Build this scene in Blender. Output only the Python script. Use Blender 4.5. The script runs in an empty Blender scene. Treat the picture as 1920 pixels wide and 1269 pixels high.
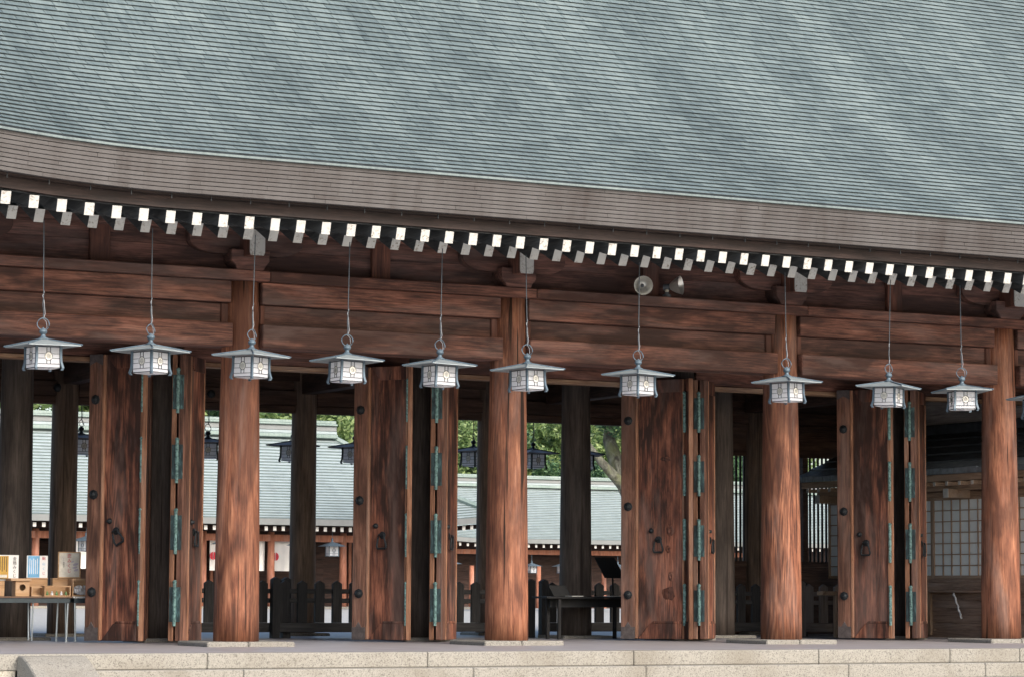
import bpy, bmesh, math, random
from mathutils import Vector, Matrix, noise as mnoise
R = math.radians
random.seed(7)
SC = bpy.context.scene
COL = SC.collection

# ------------------------------------------------------------------ camera
CAM = Vector((-14.5357, -36.7488, 0.8295))
YAW, PIT, ROLL, FPX = 0.478532, 0.0941538, 0.0058587, 5000.0
cd = bpy.data.cameras.new('camera'); cam = bpy.data.objects.new('camera', cd); COL.objects.link(cam)
fw = Vector((math.sin(YAW)*math.cos(PIT), math.cos(YAW)*math.cos(PIT), math.sin(PIT)))
rt = Vector((math.cos(YAW), -math.sin(YAW), 0)); up = rt.cross(fw)
r2 = rt*math.cos(ROLL)+up*math.sin(ROLL); u2 = -rt*math.sin(ROLL)+up*math.cos(ROLL)
cam.matrix_world = Matrix((( r2.x, u2.x, -fw.x, CAM.x), (r2.y, u2.y, -fw.y, CAM.y), (r2.z, u2.z, -fw.z, CAM.z), (0, 0, 0, 1)))
cd.sensor_width = 36.0; cd.sensor_fit = 'HORIZONTAL'; cd.lens = 36.0*FPX/1920.0
cd.clip_start = 0.5; cd.clip_end = 2000
SC.camera = cam

# ------------------------------------------------------------------ sky, sun, exposure
SUN_EL, SUN_AZ = 34.0, 166.0      # azimuth clockwise from +Y (north); 180 = straight in front of the facade
W = bpy.data.worlds.new('World'); SC.world = W; W.use_nodes = True
nt = W.node_tree; nt.nodes.clear()
sky = nt.nodes.new('ShaderNodeTexSky'); sky.sky_type = 'NISHITA'; sky.sun_disc = False
sky.sun_elevation = R(SUN_EL); sky.sun_rotation = R(SUN_AZ); sky.air_density = 1.0; sky.dust_density = 3.0; sky.ozone_density = 1.0
bg = nt.nodes.new('ShaderNodeBackground'); bg.inputs[1].default_value = 0.135
wo = nt.nodes.new('ShaderNodeOutputWorld')
nt.links.new(sky.outputs[0], bg.inputs[0]); nt.links.new(bg.outputs[0], wo.inputs[0])
sl = bpy.data.lights.new('sun', 'SUN'); sl.energy = 1.4; sl.angle = R(24); sl.color = (1.0, 0.95, 0.87)
so = bpy.data.objects.new('sun', sl); COL.objects.link(so)
sd = Vector((math.sin(R(SUN_AZ))*math.cos(R(SUN_EL)), math.cos(R(SUN_AZ))*math.cos(R(SUN_EL)), math.sin(R(SUN_EL))))
so.rotation_euler = sd.to_track_quat('Z', 'Y').to_euler()
SC.view_settings.view_transform = 'Standard'; SC.view_settings.look = 'None'
SC.view_settings.gamma = 1.0; SC.view_settings.exposure = 1.32
SC.view_settings.use_curve_mapping = False
SC.render.engine = 'CYCLES'
SC.cycles.max_bounces = 8; SC.cycles.diffuse_bounces = 4

# ------------------------------------------------------------------ materials
def newmat(name):
    m = bpy.data.materials.new(name); m.use_nodes = True
    t = m.node_tree; t.nodes.clear()
    o = t.nodes.new('ShaderNodeOutputMaterial'); b = t.nodes.new('ShaderNodeBsdfPrincipled')
    t.links.new(b.outputs[0], o.inputs[0])
    return m, t, b
def N(t, kind, **kw):
    n = t.nodes.new(kind)
    for k, v in kw.items(): setattr(n, k, v)
    return n
def L(t, a, b): t.links.new(a, b)
def ramp(t, fac, stops):
    n = N(t, 'ShaderNodeValToRGB'); cr = n.color_ramp
    while len(cr.elements) < len(stops): cr.elements.new(0.5)
    for e, (p, c) in zip(cr.elements, stops):
        e.position = p; e.color = (c[0], c[1], c[2], 1) if not isinstance(c, (int, float)) else (c, c, c, 1)
    L(t, fac, n.inputs[0]); return n.outputs[0]
def mixc(t, fac, a, b, mode='MIX'):
    n = N(t, 'ShaderNodeMix', data_type='RGBA', blend_type=mode)
    for sock, v in ((n.inputs[0], fac), (n.inputs[6], a), (n.inputs[7], b)):
        if hasattr(v, 'is_linked'): L(t, v, sock)
        elif isinstance(v, (int, float)): sock.default_value = v
        else: sock.default_value = (v[0], v[1], v[2], 1)
    return n.outputs[2]
def math_(t, op, a, b=None):
    n = N(t, 'ShaderNodeMath', operation=op)
    for s, v in ((n.inputs[0], a), (n.inputs[1], b)):
        if v is None: continue
        if hasattr(v, 'is_linked'): L(t, v, s)
        else: s.default_value = v
    return n.outputs[0]
def coords(t, world=False):
    if world:
        return N(t, 'ShaderNodeNewGeometry').outputs['Position']
    tc = N(t, 'ShaderNodeTexCoord'); oi = N(t, 'ShaderNodeObjectInfo')
    v = N(t, 'ShaderNodeVectorMath', operation='MULTIPLY_ADD')
    cv = N(t, 'ShaderNodeCombineXYZ')
    for i in range(3): L(t, oi.outputs['Random'], cv.inputs[i])
    L(t, cv.outputs[0], v.inputs[0]); v.inputs[1].default_value = (37.3, 53.1, 71.7); L(t, tc.outputs['Object'], v.inputs[2])
    return v.outputs[0]
def mapped(t, vec, sc):
    m = N(t, 'ShaderNodeMapping'); L(t, vec, m.inputs[0]); m.inputs[3].default_value = sc; return m.outputs[0]
def noise(t, vec, scale, detail=5, rough=.55, dist=0):
    n = N(t, 'ShaderNodeTexNoise'); L(t, vec, n.inputs['Vector']); n.inputs['Scale'].default_value = scale
    n.inputs['Detail'].default_value = detail; n.inputs['Roughness'].default_value = rough; n.inputs['Distortion'].default_value = dist
    return n.outputs['Fac']
def bump(t, b, h, strength=.4, dist=.01):
    n = N(t, 'ShaderNodeBump'); n.inputs['Strength'].default_value = strength; n.inputs['Distance'].default_value = dist
    L(t, h, n.inputs['Height']); L(t, n.outputs[0], b.inputs['Normal'])

def wood(name, dark, mid, light, axis='z', blotch=.55, rings=.35, rough=.72, bscale=1.0, crack=.0, freq=120.0, medw=.55, grey=.3):
    m, t, b = newmat(name)
    v = coords(t)
    st = {'x': (.24, 1, 1), 'y': (1, .24, 1), 'z': (1, 1, .24)}[axis]
    s2 = {'x': (.05, 1, 1), 'y': (1, .05, 1), 'z': (1, 1, .05)}[axis]
    s3 = {'x': (.16, 1, 1), 'y': (1, .16, 1), 'z': (1, 1, .16)}[axis]
    fib = noise(t, mapped(t, v, s2), 44, 5, .7)
    med = noise(t, mapped(t, v, s3), 7, 6, .6, .2)
    blo = noise(t, mapped(t, v, st), 2.3*bscale, 6, .66, .5)
    con = noise(t, mapped(t, v, {'x': (.08, 1, 1), 'y': (1, .08, 1), 'z': (1, 1, .08)}[axis]), 2.6, 2, .45, .3)
    ring = math_(t, 'SINE', math_(t, 'MULTIPLY', con, freq))
    msk = ramp(t, noise(t, mapped(t, v, st), 1.1, 2, .5), [(.42, 0.15), (.62, 1.0)])
    ring = math_(t, 'MULTIPLY', math_(t, 'MULTIPLY', ring, rings*.14), msk)
    f = math_(t, 'ADD', math_(t, 'MULTIPLY', fib, .62), math_(t, 'MULTIPLY', med, medw))
    f = math_(t, 'SUBTRACT', f, medw*.5-.21)
    f = math_(t, 'ADD', f, ring)
    col = ramp(t, f, [(.33, dark), (.48, mid), (.70, light)])
    blo = math_(t, 'ADD', blo, math_(t, 'MULTIPLY', math_(t, 'SUBTRACT', fib, .5), .45))
    bm_ = ramp(t, blo, [(.36, 1.0), (.60, 0.0)])
    bf = math_(t, 'MULTIPLY', bm_, blotch)
    big = noise(t, mapped(t, v, {'x': (.4, 1, 1), 'y': (1, .4, 1), 'z': (1, 1, .4)}[axis]), .95*bscale, 4, .6, .4)
    big = math_(t, 'ADD', big, math_(t, 'MULTIPLY', math_(t, 'SUBTRACT', med, .5), .5))
    bf = math_(t, 'MAXIMUM', bf, math_(t, 'MULTIPLY', ramp(t, big, [(.42, 1.0), (.60, 0.0)]), blotch*.95))
    col = mixc(t, bf, col, [c*1.1 for c in dark])
    gn = noise(t, mapped(t, v, s3), 2.6, 5, .65, .3)
    gcol = [sum(light)/3*.62+light[i]*.38 for i in range(3)]
    col = mixc(t, math_(t, 'MULTIPLY', ramp(t, gn, [(.50, 0.0), (.66, 1.0)]), grey), col, gcol)
    if crack:
        ck = noise(t, mapped(t, v, {'x': (.02, 1, 1), 'y': (1, .02, 1), 'z': (1, 1, .018)}[axis]), 9, 3, .5)
        cf = ramp(t, ck, [(.345, 1.0), (.365, 0.0)])
        col = mixc(t, math_(t, 'MULTIPLY', cf, crack), col, (.012, .007, .005))
    L(t, col, b.inputs['Base Color']); b.inputs['Roughness'].default_value = rough
    b.inputs['Specular IOR Level'].default_value = .25
    bump(t, b, f, .5, .008)
    return m
RED_D, RED_M, RED_L = (.042, .023, .019), (.22, .078, .043), (.46, .185, .10)
M = {}
M['col'] = wood('column_wood', (.058, .025, .017), (.245, .092, .052), (.42, .190, .108), 'z', .78, .8, crack=.92, freq=95.0, medw=.46, grey=.3)
M['col_in'] = wood('shaded_inner_column_wood', (.028, .023, .021), (.080, .064, .056), (.14, .112, .096), 'z', .5, .3, crack=.6)  # darker than the front columns: interior shade put into the wood colour
M['col_rear'] = wood('shaded_rear_column_wood', (.035, .025, .020), (.115, .080, .060), (.20, .14, .105), 'z', .4, .3, crack=.6)  # shade at the rear of the hall put into the wood colour
M['beam'] = wood('beam_wood', RED_D, (.175, .074, .053), (.34, .155, .108), 'x', .9, .35)
M['board'] = wood('wall_board_wood', (.036, .021, .018), (.135, .064, .050), (.25, .118, .090), 'x', .85, .5)
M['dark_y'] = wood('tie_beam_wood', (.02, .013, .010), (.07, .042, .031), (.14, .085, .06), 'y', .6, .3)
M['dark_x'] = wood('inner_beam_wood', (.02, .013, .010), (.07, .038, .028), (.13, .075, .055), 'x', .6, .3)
M['strut'] = wood('strut_wood', RED_D, (.12, .048, .033), (.22, .09, .06), 'z', .7, .3)
M['stile'] = wood('door_stile_wood', (.055, .030, .023), (.20, .095, .066), (.37, .190, .130), 'z', .7, .45)
M['panel'] = wood('door_panel_wood', (.030, .017, .0145), (.165, .060, .040), (.41, .170, .104), 'z', .98, .75, bscale=1.2, freq=85.0)
M['knot'] = wood('knot_wood', (.02, .011, .009), (.11, .042, .03), (.27, .11, .07), 'z', .6, .8, freq=60.0)
M['edge'] = wood('door_edge_wood', (.09, .042, .026), (.30, .145, .085), (.50, .27, .17), 'z', .35, .3)
M['fence'] = wood('fence_wood', (.007, .007, .008), (.018, .018, .020), (.040, .039, .039), 'z', .4, .2)
M['fence_x'] = wood('fence_rail_wood', (.010, .010, .011), (.026, .026, .028), (.055, .053, .053), 'x', .4, .2)
M['brownfence'] = wood('lightened_brown_fence_wood', (.05, .042, .038), (.13, .108, .098), (.21, .18, .165), 'z', .3, .2)  # brownish fence wood, lightened in colour to offset the dark interior
M['brownfence_x'] = wood('lightened_brown_fence_rail_wood', (.05, .042, .038), (.13, .108, .098), (.21, .18, .165), 'x', .3, .2)  # rails lightened in colour the same way as the pickets
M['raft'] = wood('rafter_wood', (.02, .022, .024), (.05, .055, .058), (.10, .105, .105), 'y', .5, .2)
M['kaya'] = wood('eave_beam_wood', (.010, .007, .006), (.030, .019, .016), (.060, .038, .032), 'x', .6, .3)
M['track'] = wood('rubbed_track_wood', (.10, .05, .03), (.33, .19, .11), (.56, .37, .23), 'x', .6, .2)
M['tan'] = wood('tan_frame_wood', (.16, .10, .065), (.34, .235, .155), (.46, .33, .23), 'y', .3, .2)
M['tan_z'] = wood('tan_post_wood', (.16, .10, .065), (.34, .235, .155), (.46, .33, .23), 'z', .3, .2)
M['tan_b'] = wood('wainscot_wood', (.13, .082, .06), (.30, .205, .15), (.42, .30, .225), 'y', .4, .3)
M['grey_b'] = wood('weathered_plank_wood', (.16, .14, .13), (.40, .355, .33), (.55, .50, .46), 'y', .5, .3)
M['box'] = wood('light_box_wood', (.30, .17, .085), (.46, .28, .15), (.60, .40, .24), 'x', .15, .15)
M['farcol'] = wood('far_column_wood', (.16, .06, .038), (.36, .145, .09), (.52, .24, .16), 'z', .3, .2)
M['farwall'] = wood('far_wall_wood', (.018, .011, .010), (.052, .029, .024), (.09, .05, .041), 'x', .4, .3)

def flat(name, col, rough=.6, metal=0, var=.15, sc=6, spec=.3, bmp=0):
    m, t, b = newmat(name); v = coords(t)
    n = noise(t, v, sc, 6, .6)
    lo = [c*(1-var) for c in col]; hi = [min(1, c*(1+var)) for c in col]
    L(t, ramp(t, n, [(.3, lo), (.7, hi)]), b.inputs['Base Color'])
    b.inputs['Roughness'].default_value = rough; b.inputs['Metallic'].default_value = metal
    b.inputs['Specular IOR Level'].default_value = spec
    if bmp: bump(t, b, n, bmp, .01)
    return m
def stained(name, col, stain, amt=.5, sc=5):
    m, t, b = newmat(name); v = coords(t)
    n = noise(t, v, sc*6, 6, .65); n2 = noise(t, v, sc, 3, .5)
    f = math_(t, 'MULTIPLY', ramp(t, n, [(.50, 0.0), (.66, 1.0)]), ramp(t, n2, [(.42, 0.0), (.60, 1.0)]))
    L(t, mixc(t, math_(t, 'MULTIPLY', f, amt), col, stain), b.inputs['Base Color'])
    b.inputs['Roughness'].default_value = .65; b.inputs['Specular IOR Level'].default_value = .2
    return m
M['white'] = stained('white_rafter_paint', (.46, .453, .43), (.14, .105, .075), .9)
M['iron'] = flat('black_iron', (.022, .026, .03), .5, .3, .4, 30)
M['shoe'] = flat('grey_lead_cap', (.10, .085, .085), .6, .2, .35, 15)
M['lmetal'] = flat('lantern_slate_metal', (.085, .118, .148), .5, .15, .25, 9)
M['lroof'] = flat('lantern_roof_metal', (.23, .262, .275), .5, .1, .16, 7)
M['lead'] = flat('lantern_leading', (.03, .038, .046), .5, .2, .3, 20)
M['medal'] = flat('lantern_medallion', (.62, .60, .54), .45, .1, .2, 40)
M['cord'] = flat('grey_cord', (.22, .23, .25), .7, 0, .3, 30)
M['cordd'] = flat('dark_cord', (.05, .06, .07), .6, 0, .3, 30)
M['chrome'] = flat('table_leg_steel', (.42, .47, .50), .3, .6, .1, 8)
M['apron'] = flat('table_apron', (.035, .05, .06), .5, .1, .2, 8)
M['tabletop'] = flat('table_top_brown', (.14, .085, .06), .5, 0, .2, 8)
M['pale_top'] = flat('table_top_pale', (.55, .56, .55), .5, 0, .1, 8)
M['black'] = flat('black_lacquer', (.010, .011, .013), .6, 0, .3, 8)
M['alu'] = flat('floodlight_bowl', (.70, .68, .62), .3, .75, .10, 9)
M['lampgrey'] = flat('floodlight_body', (.10, .11, .12), .5, .2, .3, 10)
M['lampcream'] = flat('floodlight_knuckle', (.45, .41, .32), .5, .1, .25, 20)
M['paperw'] = flat('shoji_paper', (.78, .81, .80), .8, 0, .04, 3)
M['paper'] = flat('poster_paper', (.80, .80, .80), .5, 0, .03, 5)
M['ochre'] = flat('poster_ochre', (.50, .30, .055), .45, 0, .15, 12)
M['blue'] = flat('poster_blue', (.16, .40, .66), .45, 0, .2, 10)
M['pastel'] = flat('poster_pastel', (.60, .58, .52), .5, 0, .22, 9)
M['ink'] = flat('dark_ink', (.04, .04, .045), .6, 0, .1, 9)
M['redink'] = flat('red_ink', (.50, .05, .08), .6, 0, .1, 9)
M['lilac'] = flat('pale_print', (.45, .42, .50), .6, 0, .1, 9)
M['slips'] = flat('paper_slips', (.70, .70, .72), .8, 0, .1, 30)
M['green'] = flat('green_glaze', (.16, .28, .12), .5, 0, .2, 30)
M['curt'] = flat('white_curtain_cloth', (.80, .79, .77), .85, 0, .03, 4)
M['crest'] = flat('crest_red', (.55, .05, .07), .8, 0, .05, 4)
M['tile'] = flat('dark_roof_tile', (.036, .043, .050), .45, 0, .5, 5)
M['tileedge'] = flat('grey_tile_edge', (.15, .175, .195), .5, 0, .35, 8)
M['rope'] = flat('white_rope', (.55, .56, .57), .8, 0, .1, 40)
M['floor'] = flat('grey_floor', (.25, .235, .245), .55, 0, .13, 2.2)
m, t, b = newmat('mottled_bark'); v = coords(t)
n1 = noise(t, mapped(t, v, (1, 1, .5)), 3.2, 7, .7, 1.2); n2 = noise(t, v, 1.1, 4, .6)
c = ramp(t, n1, [(.36, (.035, .032, .026)), (.50, (.10, .10, .078)), (.62, (.19, .19, .15))])
c = mixc(t, ramp(t, n2, [(.5, 0.0), (.62, .7)]), c, (.12, .13, .055))
L(t, c, b.inputs['Base Color']); b.inputs['Roughness'].default_value = .95; bump(t, b, n1, .9, .06); M['bark'] = m

m, t, b = newmat('lantern_paper'); v = coords(t)
L(t, ramp(t, noise(t, v, 9, 3), [(.3, (.84, .86, .91)), (.7, (.93, .94, .97))]), b.inputs['Base Color'])
b.inputs['Roughness'].default_value = .35; b.inputs['Transmission Weight'].default_value = 0
b.inputs['Subsurface Weight'].default_value = 0
tr = N(t, 'ShaderNodeBsdfTranslucent'); tr.inputs[0].default_value = (.94, .93, .94, 1)
ms = N(t, 'ShaderNodeMixShader'); ms.inputs[0].default_value = .6
L(t, b.outputs[0], ms.inputs[1]); L(t, tr.outputs[0], ms.inputs[2]); L(t, ms.outputs[0], [n for n in t.nodes if n.type == 'OUTPUT_MATERIAL'][0].inputs[0])
M['lpaper'] = m

# verdigris hinge
m, t, b = newmat('verdigris_copper'); v = coords(t)
n1 = noise(t, mapped(t, v, (1, 1, .35)), 14, 6, .65, .5)
L(t, ramp(t, n1, [(.36, (.022, .032, .034)), (.54, (.046, .086, .092)), (.72, (.15, .29, .285))]), b.inputs['Base Color'])
b.inputs['Roughness'].default_value = .6; b.inputs['Metallic'].default_value = .1
bump(t, b, n1, .4, .004); M['verd'] = m
m, t, b = newmat('verdigris_knuckle'); v = coords(t)
L(t, ramp(t, noise(t, v, 26, 5, .6), [(.35, (.05, .10, .10)), (.62, (.21, .37, .35))]), b.inputs['Base Color'])
b.inputs['Roughness'].default_value = .6; M['verdl'] = m

# granite
def granite(name, base, dirt=.5):
    m, t, b = newmat(name); v = coords(t, True)
    sp = noise(t, v, 62, 3, .7); sp2 = noise(t, v, 21, 4, .6); big = noise(t, v, .9, 5, .6, .4)
    c = ramp(t, sp, [(.33, [x*.34 for x in base]), (.46, base), (.68, [min(1, x*1.22) for x in base])])
    c = mixc(t, math_(t, 'MULTIPLY', ramp(t, sp2, [(.30, 1.0), (.42, 0.0)]), .6), c, [x*.3 for x in base])
    c = mixc(t, math_(t, 'MULTIPLY', ramp(t, big, [(.50, 0.0), (.68, 1.0)]), dirt), c, (.16, .14, .11))
    L(t, c, b.inputs['Base Color']); b.inputs['Roughness'].default_value = .85; b.inputs['Specular IOR Level'].default_value = .2
    bump(t, b, sp, .2, .0012); return m
M['gran'] = granite('granite_stone', (.245, .232, .204), .5)
M['gran2'] = granite('granite_base', (.22, .21, .19), .35)
M['wallst'] = granite('granite_wall', (.38, .35, .29), .4)

# copper roof shingles
def copper(name, lo, mid, hi, rough=.55, contrast=1.0):
    m, t, b = newmat(name); v = coords(t, True)
    g = N(t, 'ShaderNodeNewGeometry'); oi = N(t, 'ShaderNodeObjectInfo')
    rnd = math_(t, 'FRACT', math_(t, 'ADD', g.outputs['Random Per Island'], oi.outputs['Random']))
    big = noise(t, mapped(t, v, (1.0, .16, .16)), .8, 4, .5, .3)
    strk = noise(t, mapped(t, v, (1.0, .045, .045)), 19, 4, .65)
    fine = noise(t, mapped(t, v, (1.0, .3, .3)), 22, 4, .6)
    f = math_(t, 'ADD', math_(t, 'MULTIPLY', strk, .52), math_(t, 'MULTIPLY', big, .48))
    f = math_(t, 'ADD', f, math_(t, 'MULTIPLY', math_(t, 'SUBTRACT', rnd, .5), (.17*contrast)))
    f = math_(t, 'ADD', f, math_(t, 'MULTIPLY', math_(t, 'SUBTRACT', fine, .5), .16))
    L(t, ramp(t, f, [(.30, lo), (.50, mid), (.73, hi)]), b.inputs['Base Color'])
    b.inputs['Roughness'].default_value = rough; b.inputs['Metallic'].default_value = .0
    b.inputs['Specular IOR Level'].default_value = .4
    bump(t, b, f, .15, .01); return m
M['copper'] = copper('patina_copper_shingle', (.074, .099, .102), (.124, .159, .160), (.190, .232, .227))
M['farroof'] = flat('hazed_far_copper', (.29, .34, .345), .6, 0, .14, 1.2)  # paler than the hall roof: haze put into the colour
M['farshade'] = flat('far_course_shade', (.105, .135, .135), .6, 0, .2, 3)  # tone of the shadow lines painted between far roof courses
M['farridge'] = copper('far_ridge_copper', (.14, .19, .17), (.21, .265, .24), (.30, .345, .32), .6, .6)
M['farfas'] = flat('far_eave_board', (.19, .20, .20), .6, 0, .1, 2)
m, t, b = newmat('brown_copper_fascia'); v = coords(t, True)
g = N(t, 'ShaderNodeNewGeometry'); oi = N(t, 'ShaderNodeObjectInfo')
n1 = noise(t, mapped(t, v, (1, .2, .2)), 1.6, 6, .65, .3); n2 = noise(t, v, 30, 4, .6)
n3 = noise(t, mapped(t, v, (1, .04, .04)), 3.2, 5, .65)
f = math_(t, 'ADD', math_(t, 'MULTIPLY', n1, .6), math_(t, 'MULTIPLY', n2, .2))
f = math_(t, 'ADD', f, math_(t, 'MULTIPLY', oi.outputs['Random'], .10)); f = math_(t, 'ADD', f, math_(t, 'MULTIPLY', n3, .34))
L(t, ramp(t, f, [(.44, (.030, .022, .020)), (.60, (.058, .052, .051)), (.78, (.084, .078, .077))]), b.inputs['Base Color'])
b.inputs['Roughness'].default_value = .5; b.inputs['Specular IOR Level'].default_value = .35; bump(t, b, n2, .12, .004); M['fascia'] = m
# gravel / ground
m, t, b = newmat('pale_gravel'); v = coords(t, True)
n1 = noise(t, v, 9, 6, .7); n2 = noise(t, v, .25, 4, .5)
c = ramp(t, n1, [(.3, (.20, .195, .18)), (.7, (.42, .41, .385))]); c = mixc(t, math_(t, 'MULTIPLY', n2, .3), c, (.25, .24, .21))
L(t, c, b.inputs['Base Color']); b.inputs['Roughness'].default_value = .95; M['gravel'] = m
m, t, b = newmat('white_bounce_gravel'); v = coords(t, True)
L(t, ramp(t, noise(t, v, 14, 6, .7), [(.3, (.42, .41, .38)), (.7, (.72, .70, .66))]), b.inputs['Base Color']); b.inputs['Roughness'].default_value = .95; M['bouncegravel'] = m  # kept very pale so it bounces light up under the eave
# leaves
def leafmat(name, a, bb, c):
    m, t, b = newmat(name); g = N(t, 'ShaderNodeNewGeometry')
    n1 = noise(t, coords(t, True), .35, 3, .5)
    f = math_(t, 'ADD', math_(t, 'MULTIPLY', g.outputs['Random Per Island'], .55), math_(t, 'MULTIPLY', n1, .55))
    L(t, ramp(t, f, [(.25, a), (.5, bb), (.8, c)]), b.inputs['Base Color'])
    b.inputs['Roughness'].default_value = .55
    tr = N(t, 'ShaderNodeBsdfTranslucent'); L(t, ramp(t, f, [(.25, a), (.5, bb), (.8, c)]), tr.inputs[0])
    ms = N(t, 'ShaderNodeMixShader'); ms.inputs[0].default_value = .35
    L(t, b.outputs[0], ms.inputs[1]); L(t, tr.outputs[0], ms.inputs[2])
    L(t, ms.outputs[0], [n for n in t.nodes if n.type == 'OUTPUT_MATERIAL'][0].inputs[0]); return m
M['leafy'] = leafmat('spring_leaves', (.05, .10, .035), (.15, .23, .075), (.30, .38, .15))
M['leafd'] = leafmat('evergreen_leaves', (.02, .055, .03), (.06, .13, .055), (.14, .24, .10))

# ------------------------------------------------------------------ mesh helpers
class MB:
    def __init__(s): s.v = []; s.f = []
    def add(s, vs, fs):
        o = len(s.v); s.v += [tuple(x) for x in vs]; s.f += [tuple(i+o for i in q) for q in fs]
    def box(s, x0, x1, y0, y1, z0, z1):
        s.add([(x0,y0,z0),(x1,y0,z0),(x1,y1,z0),(x0,y1,z0),(x0,y0,z1),(x1,y0,z1),(x1,y1,z1),(x0,y1,z1)],
              [(0,3,2,1),(4,5,6,7),(0,1,5,4),(1,2,6,5),(2,3,7,6),(3,0,4,7)])
    def hexa(s, p):   # eight corners: bottom four, top four
        s.add(p, [(0,3,2,1),(4,5,6,7),(0,1,5,4),(1,2,6,5),(2,3,7,6),(3,0,4,7)])
    def prism(s, poly, a, b):   # poly: list of 2d; a,b: functions 2d->3d of both ends
        n = len(poly)
        vs = [a(*p) for p in poly]+[b(*p) for p in poly]
        s.add(vs, [tuple(range(n-1, -1, -1)), tuple(range(n, 2*n))]+[(i, (i+1) % n, n+(i+1) % n, n+i) for i in range(n)])
    def tube(s, pts, r, n=8, cap=True, closed=False):
        pts = [Vector(p) for p in pts]; rings = []
        for i, p in enumerate(pts):
            if closed: d = pts[(i+1) % len(pts)]-pts[i-1]
            else: d = pts[min(i+1, len(pts)-1)]-pts[max(i-1, 0)]
            d.normalize(); a = Vector((0, 0, 1)) if abs(d.z) < .9 else Vector((1, 0, 0))
            u = d.cross(a).normalized(); w = d.cross(u); rr = r[i] if isinstance(r, (list, tuple)) else r
            rings.append([p+(u*math.cos(2*math.pi*k/n)+w*math.sin(2*math.pi*k/n))*rr for k in range(n)])
        vs = [q for rg in rings for q in rg]; fs = []
        m_ = len(rings)
        for i in range(m_ if closed else m_-1):
            for k in range(n):
                j = (i+1) % m_
                fs.append((i*n+k, i*n+(k+1) % n, j*n+(k+1) % n, j*n+k))
        if cap and not closed: fs += [tuple(range(n-1, -1, -1)), tuple(range((m_-1)*n, m_*n))]
        s.add(vs, fs)
    def lathe(s, prof, n=16, c=(0, 0, 0)):   # prof: (r,z)
        vs = []; fs = []
        for r, z in prof:
            for k in range(n): vs.append((c[0]+r*math.cos(2*math.pi*k/n), c[1]+r*math.sin(2*math.pi*k/n), c[2]+z))
        for i in range(len(prof)-1):
            for k in range(n): fs.append((i*n+k, i*n+(k+1) % n, (i+1)*n+(k+1) % n, (i+1)*n+k))
        fs += [tuple(range(n-1, -1, -1)), tuple(range((len(prof)-1)*n, len(prof)*n))]
        s.add(vs, fs)
    def mesh(s, name, bev=0, smooth=False):
        me = bpy.data.meshes.new(name); me.from_pydata(s.v, [], s.f); me.update()
        if bev:
            bm = bmesh.new(); bm.from_mesh(me)
            bmesh.ops.recalc_face_normals(bm, faces=list(bm.faces))
            bmesh.ops.bevel(bm, geom=list(bm.edges), offset=bev, segments=1, affect='EDGES', clamp_overlap=True)
            bm.to_mesh(me); bm.free()
        if smooth:
            for p in me.polygons: p.use_smooth = True
        return me
def link(name, me, mat, parent=None, loc=None, rz=0):
    o = bpy.data.objects.new(name, me); COL.objects.link(o)
    if mat and me and not me.materials: me.materials.append(M[mat])
    if parent: o.parent = parent
    if loc is not None: o.location = loc
    if rz: o.rotation_euler = (0, 0, rz)
    return o
def build(mb, name, mat, parent=None, bev=0, smooth=False, loc=None, rz=0):
    return link(name, mb.mesh(name, bev, smooth), mat, parent, loc, rz)
def box(name, mat, parent, x0, x1, y0, y1, z0, z1, bev=.008):
    mb = MB(); mb.box(x0, x1, y0, y1, z0, z1); return build(mb, name, mat, parent, bev)
def smooth_by_angle(me, ang=35):
    bm = bmesh.new(); bm.from_mesh(me)
    for f in bm.faces: f.smooth = True
    for e in bm.edges:
        if len(e.link_faces) != 2 or e.calc_face_angle(9) > R(ang): e.smooth = False
    bm.to_mesh(me); bm.free()
def empty(name, loc=(0, 0, 0), rz=0, label=None, cat=None, group=None):
    o = bpy.data.objects.new(name, None); COL.objects.link(o); o.location = loc; o.rotation_euler = (0, 0, rz); o.empty_display_size = .1
    return tag(o, label, cat, group)
def tag(o, label=None, cat=None, group=None, kind=None):
    if label: o['label'] = label
    if cat: o['category'] = cat
    if group: o['group'] = group
    if kind: o['kind'] = kind
    return o
def copy_tree(o, parent=None):
    c = o.copy(); COL.objects.link(c); c.parent = parent
    for ch in [q for q in o.children]: copy_tree(ch, c)
    return c

# ------------------------------------------------------------------ layout
LB, LC = 4.46, 5.04
COLX = [-2*LB, -LB, 0.0, LB, LB+LC, 2*LB+LC, 3*LB+LC, 4*LB+LC]      # column axes along the facade
DOORY = 3.2; REARY = 8.1
X0, X1 = -9.8, 23.8

# ------------------------------------------------------------------ ground, platform, steps
mb = MB()   # one ground sheet; a little lower in front of the steps and far behind
def gz(x, y):
    if y < -4.0: return -1.12
    if y < 12.5: return -1.12
    if y < 90: return -.10
    if y > 120: return -1.30
    return -.10-1.2*(y-90)/30
xs = [-400, -150, -60, -12, 26, 60, 120, 300, 600]; ys = [-400, -120, -40, 12.48, 12.52, 40, 70, 90, 105, 120, 160, 300, 900]
vs = [(x, y, gz(x, y)) for y in ys for x in xs]; n = len(xs)
mb.add(vs, [(j*n+i, j*n+i+1, (j+1)*n+i+1, (j+1)*n+i) for j in range(len(ys)-1) for i in range(n-1)])
tag(build(mb, 'ground', 'gravel'), kind='structure')
mb = MB(); mb.add([(-70, -70, -1.114), (80, -70, -1.114), (80, -4.6, -1.114), (-70, -4.6, -1.114)], [(0, 1, 2, 3)])
tag(build(mb, 'bounce_forecourt', 'bouncegravel'), kind='structure')  # unseen pale sheet, added to bounce light onto eave and facade

EDGE = -4.2
fl = box('hall_floor', 'floor', None, X0-.5, X1+.5, EDGE+.38, 12.3, -.6, 0, 0); tag(fl, kind='structure')
pf = empty('stone_platform'); tag(pf, kind='structure')
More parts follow.
